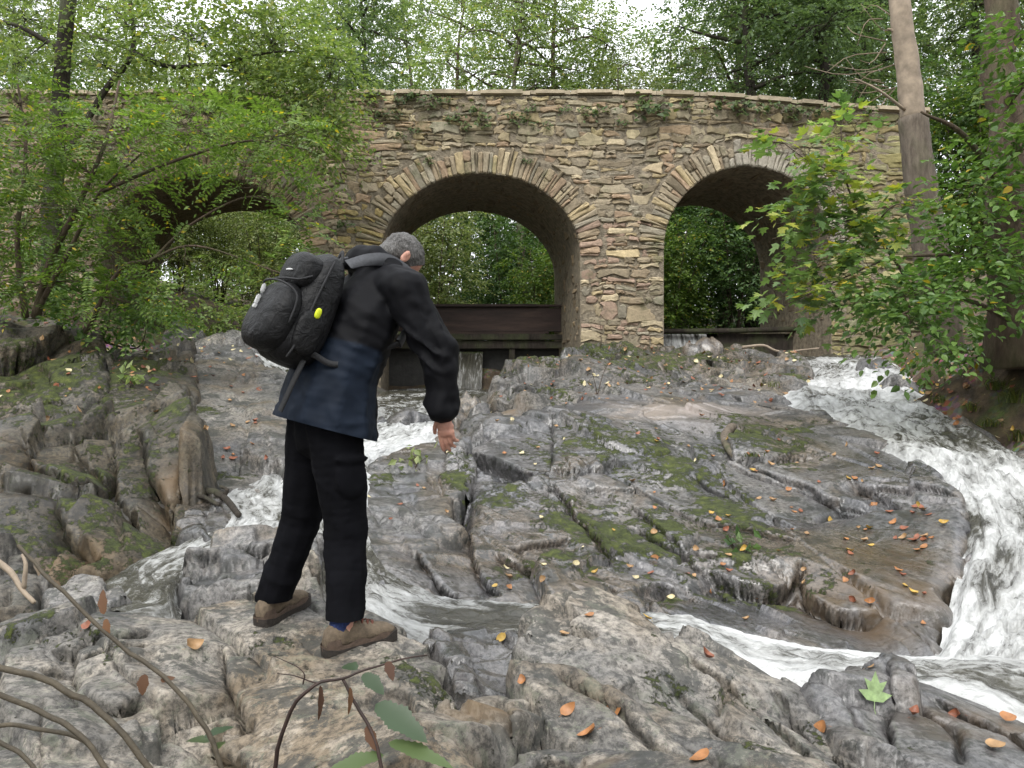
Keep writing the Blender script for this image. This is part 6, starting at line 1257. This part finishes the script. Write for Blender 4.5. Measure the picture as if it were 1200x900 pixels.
mb = MB(); box(mb, (0.0, 0.128, 0.108), (0.055, 0.137, 0.116), None, 0, None, 0.002); V = mb.V[0]; mb.V[0] = PC + V[:, :1] * BR + V[:, 1:2] * BK + V[:, 2:] * TA; me = mb.mesh('print_mark', MWH, False); me.transform(KINV); obj('print_mark', me, up_)
V, Q = superell((0.007, 0.013, 0.022), 2.5, 14, 9); V += [0.172, 0.015, -0.02]; padd('yellow_tab', V, Q, MYEL, 0.0, label='bright yellow-green tab on the side pocket')
V, Q = superell((0.03, 0.06, 0.09), 2.4, 18, 12); V += [0.150, 0.01, -0.10]; padd('side_pocket', V, Q, seed=9)
def strap(name, pts, w, par=pack, mat=MWEB, th=0.006, side=None):
    """flat webbing along world points"""
    p = catmull(pts, 30); t = unit(np.gradient(p, axis=0)); c0 = chest - TA * 0.0; o_ = unit(p - (c0 + np.outer((p - c0) @ TA, TA))); s = unit(np.cross(t, o_)); V = []
    for a, b in ((-1, -1), (1, -1), (1, 1), (-1, 1)): V.append(p + s * a * w / 2 + o_ * b * th / 2)
    V = np.stack(V, 1).reshape(-1, 3); i = np.arange(29)[:, None] * 4; j = np.arange(4)[None]; j2 = (j + 1) % 4; mb = MB(); mb.add(V, None, np.stack([i + j, i + j2, i + 4 + j2, i + 4 + j], 2).reshape(-1, 4)); me = mb.mesh(name, mat); me.transform(KINV); return obj(name, me, par)
MSTR = mat_simple("strap_pad", (0.05, 0.052, 0.058), 0.75, 0.2, 80, 0.3)
for s in (1, -1):
    a = L3(s * 0.07, -0.07, 0.235); sh_ = upper + RT * s * 0.10 + UP * 0.112 - FW * 0.01; fr_ = upper + RT * s * 0.12 + FW * 0.155 - UP * 0.02; lo2 = chest + RT * s * 0.17 + FW * 0.10 - UP * 0.10; sd2 = waist + RT * s * 0.185 + UP * 0.05 - FW * 0.06; e = L3(s * 0.145, -0.04, -0.17)
    strap('shoulder_strap', [a, bez(a, sh_, 0.5) + UP * 0.012, sh_, bez(sh_, fr_, 0.6) + UP * 0.025, fr_, lo2], 0.055, mat=MSTR, th=0.012); strap('side_strap', [lo2, sd2, e], 0.024)
strap('haul_loop', [L3(-0.03, -0.06, 0.235), L3(0, -0.055, 0.285), L3(0.03, -0.06, 0.235)], 0.016)
strap('waist_strap', [L3(0.14, -0.02, -0.205), L3(0.13, -0.02, -0.29), L3(0.10, -0.03, -0.42)], 0.022)
# ------------------------------------------------------------------ foreground brambles, driftwood, stems
MST = mat_simple("bramble_stem", (0.065, 0.052, 0.034), 0.7, 0.4, 25, 0.4); MSTD = mat_simple("dark_stem", (0.035, 0.02, 0.016), 0.6, 0.4, 25, 0.3)
MBL = mat_leaf("bramble_leaf", [(0.0, (0.03, 0.052, 0.028)), (0.7, (0.05, 0.078, 0.04)), (1.0, (0.10, 0.14, 0.04))], 0.25, 0.42); MDRY = mat_leaf("dry_leaf", [(0.0, (0.03, 0.018, 0.013)), (0.6, (0.07, 0.035, 0.022)), (1.0, (0.16, 0.08, 0.04))], 0.2, 0.8)
def big_leaf(mb, base, tip, nrm, w, teeth=9, curl=0.12):
    teeth = 23
    """serrated blade with a midrib fold"""
    base, tip = np.asarray(base, float), np.asarray(tip, float); d = tip - base; L = np.linalg.norm(d); d = d / L; s = unit(np.cross(nrm, d)); u = np.cross(d, s)
    t = np.linspace(0, 1, teeth); prof = np.sin(np.pi * t ** 0.8) ** 0.8 * (1 - 0.16 * (np.arange(teeth) % 2)) * (1 + 0.10 * np.sin(t * 17)); mid = base + np.outer(t * L, d) - np.outer(curl * L * t * t, u)
    l = mid + s * (prof * w / 2)[:, None] + u * (prof * w * 0.12)[:, None]; r = mid - s * (prof * w / 2)[:, None] + u * (prof * w * 0.12)[:, None]
    i = np.arange(teeth - 1); Q = np.vstack([np.stack([i, i + 1, teeth + i + 1, teeth + i], 1), np.stack([2 * teeth + i, 2 * teeth + i + 1, i + 1, i], 1)]); mb.add(np.vstack([mid, l, r]), None, Q)
def stemthing(name, label, cat, stems, leaves, base, group=None, smat=MST, lmat=MBL):
    root = empty(name, tuple(base), label=label, category=cat, group=group); I = Matrix.Translation(-Vector(root.location))
    for pts, r0, r1 in stems:
        mb = MB(); p = catmull(PP(pts), 24); p += 0.004 * np.stack([noise3(p * 25 + 9 * k, 3) for k in range(3)], 1); tube(mb, p, np.linspace(r0, r1, 24), 7, None, 0.12, 3); me = mb.mesh('stem', smat); me.transform(I); obj('stem', me, root)
    for a, b, w, nr, dry in leaves:
        mb = MB(); big_leaf(mb, P(*a), P(*b), np.asarray(nr, float), w, 11, 0.18); me = mb.mesh('leaf', MDRY if dry else lmat); me.transform(I); obj('leaf', me, root)
    return root
stemthing('bramble', 'arching bramble canes with withered leaves over the foreground rock', 'bramble', [([(-40, 772, 1.75), (60, 800, 1.72), (140, 855, 1.70), (215, 960, 1.66)], .0075, .0065), ([(-40, 800, 1.80), (50, 835, 1.78), (110, 880, 1.74), (160, 960, 1.7)], .0065, .006), ([(-40, 845, 1.85), (50, 855, 1.82), (100, 870, 1.8), (140, 930, 1.76)], .0055, .005),
     ([(-40, 850, 1.9), (20, 880, 1.86), (60, 930, 1.8)], .006, .005), ([(20, 640, 2.0), (70, 690, 1.95), (140, 755, 1.9), (200, 800, 1.86), (245, 860, 1.82), (275, 960, 1.78)], .0045, .006)],
     [((170, 790, 1.88), (165, 815, 1.86), .03, (0, -1, .3), True), ((190, 800, 1.86), (205, 790, 1.9), .03, (0, -.5, .8), True), ((122, 720, 1.92), (118, 690, 1.94), .025, (0, -1, .2), True), ((124, 725, 1.92), (126, 745, 1.9), .02, (0, -1, .2), True), ((240, 865, 1.83), (275, 845, 1.9), .03, (0, -.3, 1), False), ((245, 870, 1.83), (215, 860, 1.9), .03, (0, -.3, 1), False), ((252, 880, 1.82), (262, 862, 1.9), .03, (0, -.5, 1), False)], P(215, 960, 1.66))
stemthing('bramble', 'dark bent bramble shoot with hanging brown leaves and green leaflets', 'bramble', [([(312, 960, 2.0), (325, 880, 1.98), (345, 825, 1.97), (372, 801, 1.97), (402, 795, 2.0), (440, 780, 2.04), (500, 768, 2.1)], .0065, .002), ([(372, 801, 1.97), (350, 793, 1.97), (325, 790, 1.98)], .002, .0012), ([(355, 800, 1.97), (352, 785, 1.97), (322, 768, 2.0)], .002, .001), ([(400, 796, 2.0), (420, 830, 1.98), (440, 870, 1.95), (455, 960, 1.9)], .004, .005)],
     [((375, 803, 1.97), (378, 845, 1.95), .022, (1, -.6, 0), True), ((410, 805, 1.98), (412, 838, 1.96), .02, (1, -.6, 0), True), ((454, 775, 2.05), (460, 795, 2.0), .028, (.3, -1, 0), True), ((425, 790, 2.02), (450, 810, 1.98), .045, (0, -.5, 1), False), ((418, 785, 2.02), (400, 775, 2.08), .04, (0, -.4, 1), False), ((440, 825, 1.98), (500, 862, 1.9), .07, (-.2, -.5, 1), False), ((455, 870, 1.95), (530, 890, 1.88), .045, (0, -.5, 1), False), ((450, 885, 1.95), (380, 898, 1.9), .045, (0, -.5, 1), False), ((430, 850, 1.97), (440, 880, 1.93), .03, (0, -1, .2), True)], P(312, 960, 2.0), None, MSTD)
dw = empty('driftwood', tuple(P(250, 582, 5.9)), label='dark forked driftwood branch lying on the glistening rock', category='branch'); I = Matrix.Translation(-Vector(dw.location)); MDW = BARK['dark']
for pts, r in (([(222, 573, 6.0), (245, 576, 5.9), (262, 582, 5.75), (280, 604, 5.45)], .035), ([(224, 580, 5.9), (240, 583, 5.8), (256, 592, 5.6)], .022), ([(262, 582, 5.75), (266, 574, 5.75), (258, 570, 5.8)], .018)):
    mb = MB(); tube(mb, catmull(PP(pts), 14), np.linspace(r, r * .6, 14), 8, None, .2, 7); me = mb.mesh('limb', MDW); me.transform(I); obj('limb', me, dw)
ps = empty('stick', tuple(P(28, 690, 3.9)), label='pale dead stick leaning across the rough dark rock', category='stick'); I = Matrix.Translation(-Vector(ps.location))
for pts, r in (([(-30, 640, 4.05), (10, 668, 4.0), (25, 690, 3.95), (40, 706, 3.9)], .018), ([(28, 690, 3.95), (30, 662, 3.95), (26, 650, 3.98)], .012)):
    mb = MB(); tube(mb, catmull(PP(pts), 12), np.linspace(r, r * .6, 12), 7, None, .2, 7); me = mb.mesh('limb', BARK['bare']); me.transform(I); obj('limb', me, ps)
lg = obj('log', (lambda mb: (tube(mb, catmull(PP([(858, 500, 8.2), (850, 512, 7.95), (856, 528, 7.55), (866, 538, 7.3)]), 16), np.linspace(.05, .04, 16), 8, None, .25, 5), mb.mesh('log', BARK['grey']))[1])(MB())); tag(lg, 'short weathered piece of wood against the mossy corner of the slab', 'wood')
br_ = obj('branch', (lambda mb: (tube(mb, catmull(PP([(870, 407, 13.6), (895, 405, 13.6), (915, 412, 13.5), (960, 408, 13.3)]), 16), np.linspace(.03, .012, 16), 6, None, .2, 6), mb.mesh('branch', BARK['bare']))[1])(MB())); tag(br_, 'pale dead branch lying below the right weir boards', 'branch')
def weed(label, base, tops, hgt, seed, mat, lsz=0.03):
    h = ray_px(*base); b = np.array(h[0]); root = empty('weed', tuple(b), label=label, category='plant'); rg = rng_(seed); mb = MB(); lf = MB()
    for (dx, dz) in tops:
        t = np.array([dx, rg.normal(0, .05), dz]); p = catmull([np.zeros(3) - [0, 0, .02], t * .5 + rg.normal(0, .03, 3), t], 10); tube(mb, p, np.linspace(.007, .0025, 10), 5)
        n = 10; o_ = p[rg.integers(5, 10, n)] + rg.normal(0, .05, (n, 3)); V_, T_ = leaf_geo(o_, unit(rg.normal(0, 1, (n, 3))), unit(rg.normal(0, 1, (n, 3))), rg.uniform(.6, 1.3, n) * lsz, .6, .2, 0); lf.add(V_, T_)
        for q_ in o_[:6]: tube(mb, np.array([p[7], q_]), .002, 3, None, 0, 0, False)
    obj('stem', mb.mesh('stem', BARK['twig']), root); obj('foliage', lf.mesh('foliage', mat, False), root, kind='stuff')
weed('dry brown weed with seed head before the weir gate', (588, 424), [(-.12, .75), (-.32, .3), (.02, .8)], .7, 41, MDRY, .05)
weed('thin bare stems growing from the mossy rock near the pier', (700, 462), [(.25, .55), (-.1, .35)], .5, 42, MDRY, .02)
weed('slender seedling rooted where rock meets the pier', (703, 408), [(.0, .5), (.05, .3)], .5, 43, MDRY, .03)
weed('pale-leaved seedling on the slab beside the upright slot', (486, 548), [(.0, .08), (.06, .06), (-.06, .07)], .1, 44, LEAF['pale'], .09)
weed('dark glossy sprig lying on the wet slab', (868, 645), [(.08, .05), (-.05, .05)], .1, 45, LEAF['dark'], .09)
weed('low green sprig in a crack on the big left block', (152, 452), [(.0, .12), (.08, .1), (-.08, .1)], .1, 46, LEAF['birch'], .09)

# ------------------------------------------------------------------ fallen leaves
lr = rng_(2024)
def leaf_proto(kind, curl, seed):
    rg = rng_(seed); n = 9; t = np.linspace(0, 1, n)
    prof = np.sin(np.pi * t ** (0.75 if kind == 0 else 0.6)) ** 0.75; w = 0.30 if kind == 0 else 0.40
    ph = rg.uniform(0, 6.28); mid = np.stack([t - 0.5, 0.05 * np.sin(t * 3 + ph), curl * (t - 0.5) ** 2 * 1.6 + 0.03 * np.sin(t * 5 + ph)], 1)
    l = mid + np.stack([t * 0, prof * w, prof * w * curl * rg.uniform(0.4, 1.2)], 1); r = mid - np.stack([t * 0, prof * w, -prof * w * curl * rg.uniform(0.4, 1.2)], 1)
    st = np.array([(-0.5, 0, 0), (-0.62, 0.02, 0.03), (-0.75, 0.05, 0.02)]); i = np.arange(n - 1)
    V = np.vstack([mid, l, r]); Q = np.vstack([np.stack([i, i + 1, n + i + 1, n + i], 1), np.stack([2 * n + i, 2 * n + i + 1, i + 1, i], 1)]); mb = MB(); mb.add(V, None, Q); tube(mb, st, 0.012, 4)
    V = np.concatenate(mb.V); V[:, 2] -= V[:, 2].min() - 0.004
    return V, np.concatenate(mb.Q), np.concatenate(mb.T)
def mat_fallen(name, c):
    m = NM(name); col = m.ramp(m.noise(30, 4, 0.6), [(0.3, tuple(np.array(c) * 0.6)), (0.7, tuple(np.array(c) * 1.2))]); m.set(col, 0.45, m.bump(m.noise(60, 3), 0.3, 0.004), 0.4)
    return m.m
FC = {'orange': (0.34, 0.15, 0.055), 'tan': (0.33, 0.20, 0.095), 'yellow': (0.48, 0.31, 0.07), 'rust-red': (0.24, 0.085, 0.045), 'pale': (0.58, 0.50, 0.30)}
LP = {}
for c in FC:
    mt = mat_fallen("fallen_" + c.replace('-', '_'), FC[c]); LP[c] = []
    for k in range(4):
        V, Q, T = leaf_proto(k % 2, (0.3, 0.7, 1.1, 0.5)[k], 60 + k); LP[c].append(mesh_np('fallen_leaf', V, [Q, T], None, True, mt))
WHERE = {'great': 'fallen leaf on the great wet slab', 'mossy': 'fallen leaf on the mossy rock at the pier', 'fore': 'fallen leaf on the dry foreground rocks', 'left': 'fallen leaf on the left bank rocks', 'bank': 'fallen leaf on the right bank'}
def lay(x, y, col, size, where, lab=None):
    h = ray_px(x, y)
    if h is None: return
    p, n = h[0], h[1]
    if n.z < 0.35: return
    o = obj('fallen_leaf', LP[col][lr.integers(4)]); q_ = n.to_track_quat('Z', 'Y'); o.rotation_mode = 'QUATERNION'
    o.rotation_quaternion = q_ @ Vector((0, 0, 1)).rotation_difference(Vector((lr.normal(0, .18), lr.normal(0, .18), 1))) @ Matrix.Rotation(lr.uniform(0, 6.28), 4, 'Z').to_quaternion()
    o.location = p + n * 0.004; o.scale = (size,) * 3; tag(o, lab or (col + ' ' + WHERE[where]), 'leaf', 'fallen leaves')
def scatter(n, x0, x1, y0, y1, cols, s0, s1, where, cond=None):
    s0, s1 = s0 * 0.72, s1 * 0.82
    k = 0
    while k < n:
        x, y = lr.uniform(x0, x1), lr.uniform(y0, y1)
        if cond and not cond(x, y): k += 0.3; continue
        lay(x, y, cols[lr.integers(len(cols))], lr.uniform(s0, s1), where); k += 1
W_ = ['orange', 'tan', 'yellow', 'pale', 'rust-red', 'tan', 'pale']
onG = lambda x, y: y > 500 + 0.9 * max(0, x - 950) * 0.3 and not (x > 1060 and y < 560)
scatter(78, 840, 1110, 500, 735, ['orange', 'tan', 'yellow', 'orange', 'rust-red', 'tan'], .045, .085, 'great', onG)
scatter(48, 560, 860, 480, 710, W_, .04, .08, 'great')
scatter(26, 990, 1090, 590, 720, ['orange', 'yellow', 'rust-red'], .045, .085, 'great')
scatter(46, 600, 950, 408, 470, ['pale', 'tan', 'pale', 'rust-red', 'tan'], .06, .12, 'mossy')
scatter(20, 236, 318, 430, 545, ['rust-red', 'orange', 'rust-red', 'tan'], .06, .10, 'left')
scatter(16, 130, 228, 405, 440, ['tan', 'rust-red', 'pale'], .06, .10, 'left'); scatter(6, 0, 230, 440, 520, ['tan', 'orange', 'pale'], .05, .08, 'left'); scatter(8, 430, 530, 530, 650, ['tan', 'rust-red', 'pale'], .04, .07, 'great')
scatter(26, 1060, 1200, 420, 520, ['tan', 'rust-red', 'yellow', 'orange'], .07, .12, 'bank')
for (x, y, c, s, lb) in [(722, 836, 'orange', .085, 'broad orange fallen leaf on the low front rock'), (690, 862, 'orange', .07, None), (620, 868, 'tan', .13, 'large tan fallen leaf by the puddle hollow'), (666, 830, 'orange', .06, None), (655, 888, 'orange', .08, None), (965, 852, 'orange', .075, 'orange fallen leaf on a pale ledge of the domed boulder'), (586, 748, 'yellow', .06, 'yellow fallen leaf in the wet gap between the rocks'), (1070, 838, 'rust-red', .06, None), (1165, 878, 'tan', .075, None),
        (1180, 845, 'orange', .07, None), (1125, 838, 'rust-red', .06, None), (826, 770, 'rust-red', .06, None), (690, 722, 'orange', .05, None), (757, 725, 'yellow', .05, None), (660, 745, 'tan', .05, None), (616, 798, 'orange', .04, None), (228, 757, 'tan', .07, 'curled tan fallen leaf in a fissure before the boots'), (104, 733, 'rust-red', .05, None), (90, 885, 'tan', .12, 'curled brown fallen leaf under the bramble canes'), (780, 880, 'tan', .07, None), (820, 890, 'orange', .07, None), (990, 782, 'rust-red', .06, None), (1020, 783, 'tan', .05, None), (470, 700, 'tan', .05, None)]:
    lay(x, y, c, s, 'fore', lb)
# pale green lobed leaf on the pool-edge rock
h = ray_px(1022, 806)
if h:
    mb = MB(); Vv, T = leaf_geo(np.array([(0, -0.05, 0.004)]), np.array([(0.15, 1.0, 0.0)]), np.array([(0, 0, 1.0)]), np.array([0.115]), 0.60, 0.10, 2); mb.add(Vv, T); tube(mb, np.array([(0, -.05, .004), (-.005, -.075, .006), (0.0, -.10, .004)]), .0018, 4)
    o = obj('maple_leaf', mb.mesh('maple_leaf', mat_fallen("green_leaf", (0.26, 0.36, 0.16)), False)); o.rotation_mode = 'QUATERNION'; o.rotation_quaternion = (h[1] + Vector((0, -.6, .2))).normalized().to_track_quat('Z', 'Y'); o.location = h[0] + h[1] * .01; tag(o, 'pale green lobed leaf on the dark rock by the lower pool', 'leaf')

# loose leaf litter caught on the banks and around the pier rock
lit = {}
for n_, (x0, x1, y0, y1, only) in ((900, (4.5, 8.0, 6.3, 13.5, ('ground', 'rock'))), (500, (-8.5, -3.6, 7.2, 13.5, ('ground', 'rock'))), (420, (-0.6, 4.2, 10.0, 14.8, ('rock',)))):
    for k in range(n_):
        x, y = lr.uniform(x0, x1), lr.uniform(y0, y1); h = drop(x, y, CZ + 6, only)
        if h is None or h[1].z < 0.4: continue
        nn = unit(np.array(h[1]) + lr.normal(0, 0.25, 3)); dd = unit(np.cross(nn, lr.normal(0, 1, 3))); c = ('tan', 'rust-red', 'tan', 'orange', 'pale', 'rust-red')[lr.integers(6)]
        lit.setdefault(c, []).append((np.array(h[0]) + nn * 0.006, dd, nn, lr.uniform(0.045, 0.095)))
root = empty('leaf_litter', (0, 0, 0), kind='stuff', label='scattered brown leaf litter on the banks and pier rock', category='leaf litter')
for c, L in lit.items():
    V_, T_ = leaf_geo(np.array([q[0] for q in L]), np.array([q[1] for q in L]), np.array([q[2] for q in L]), np.array([q[3] for q in L]), 0.6, -0.15, 1); mb = MB(); mb.add(V_, T_); obj('litter', mb.mesh('litter', LP[c][0].materials[0], False), root, kind='stuff')
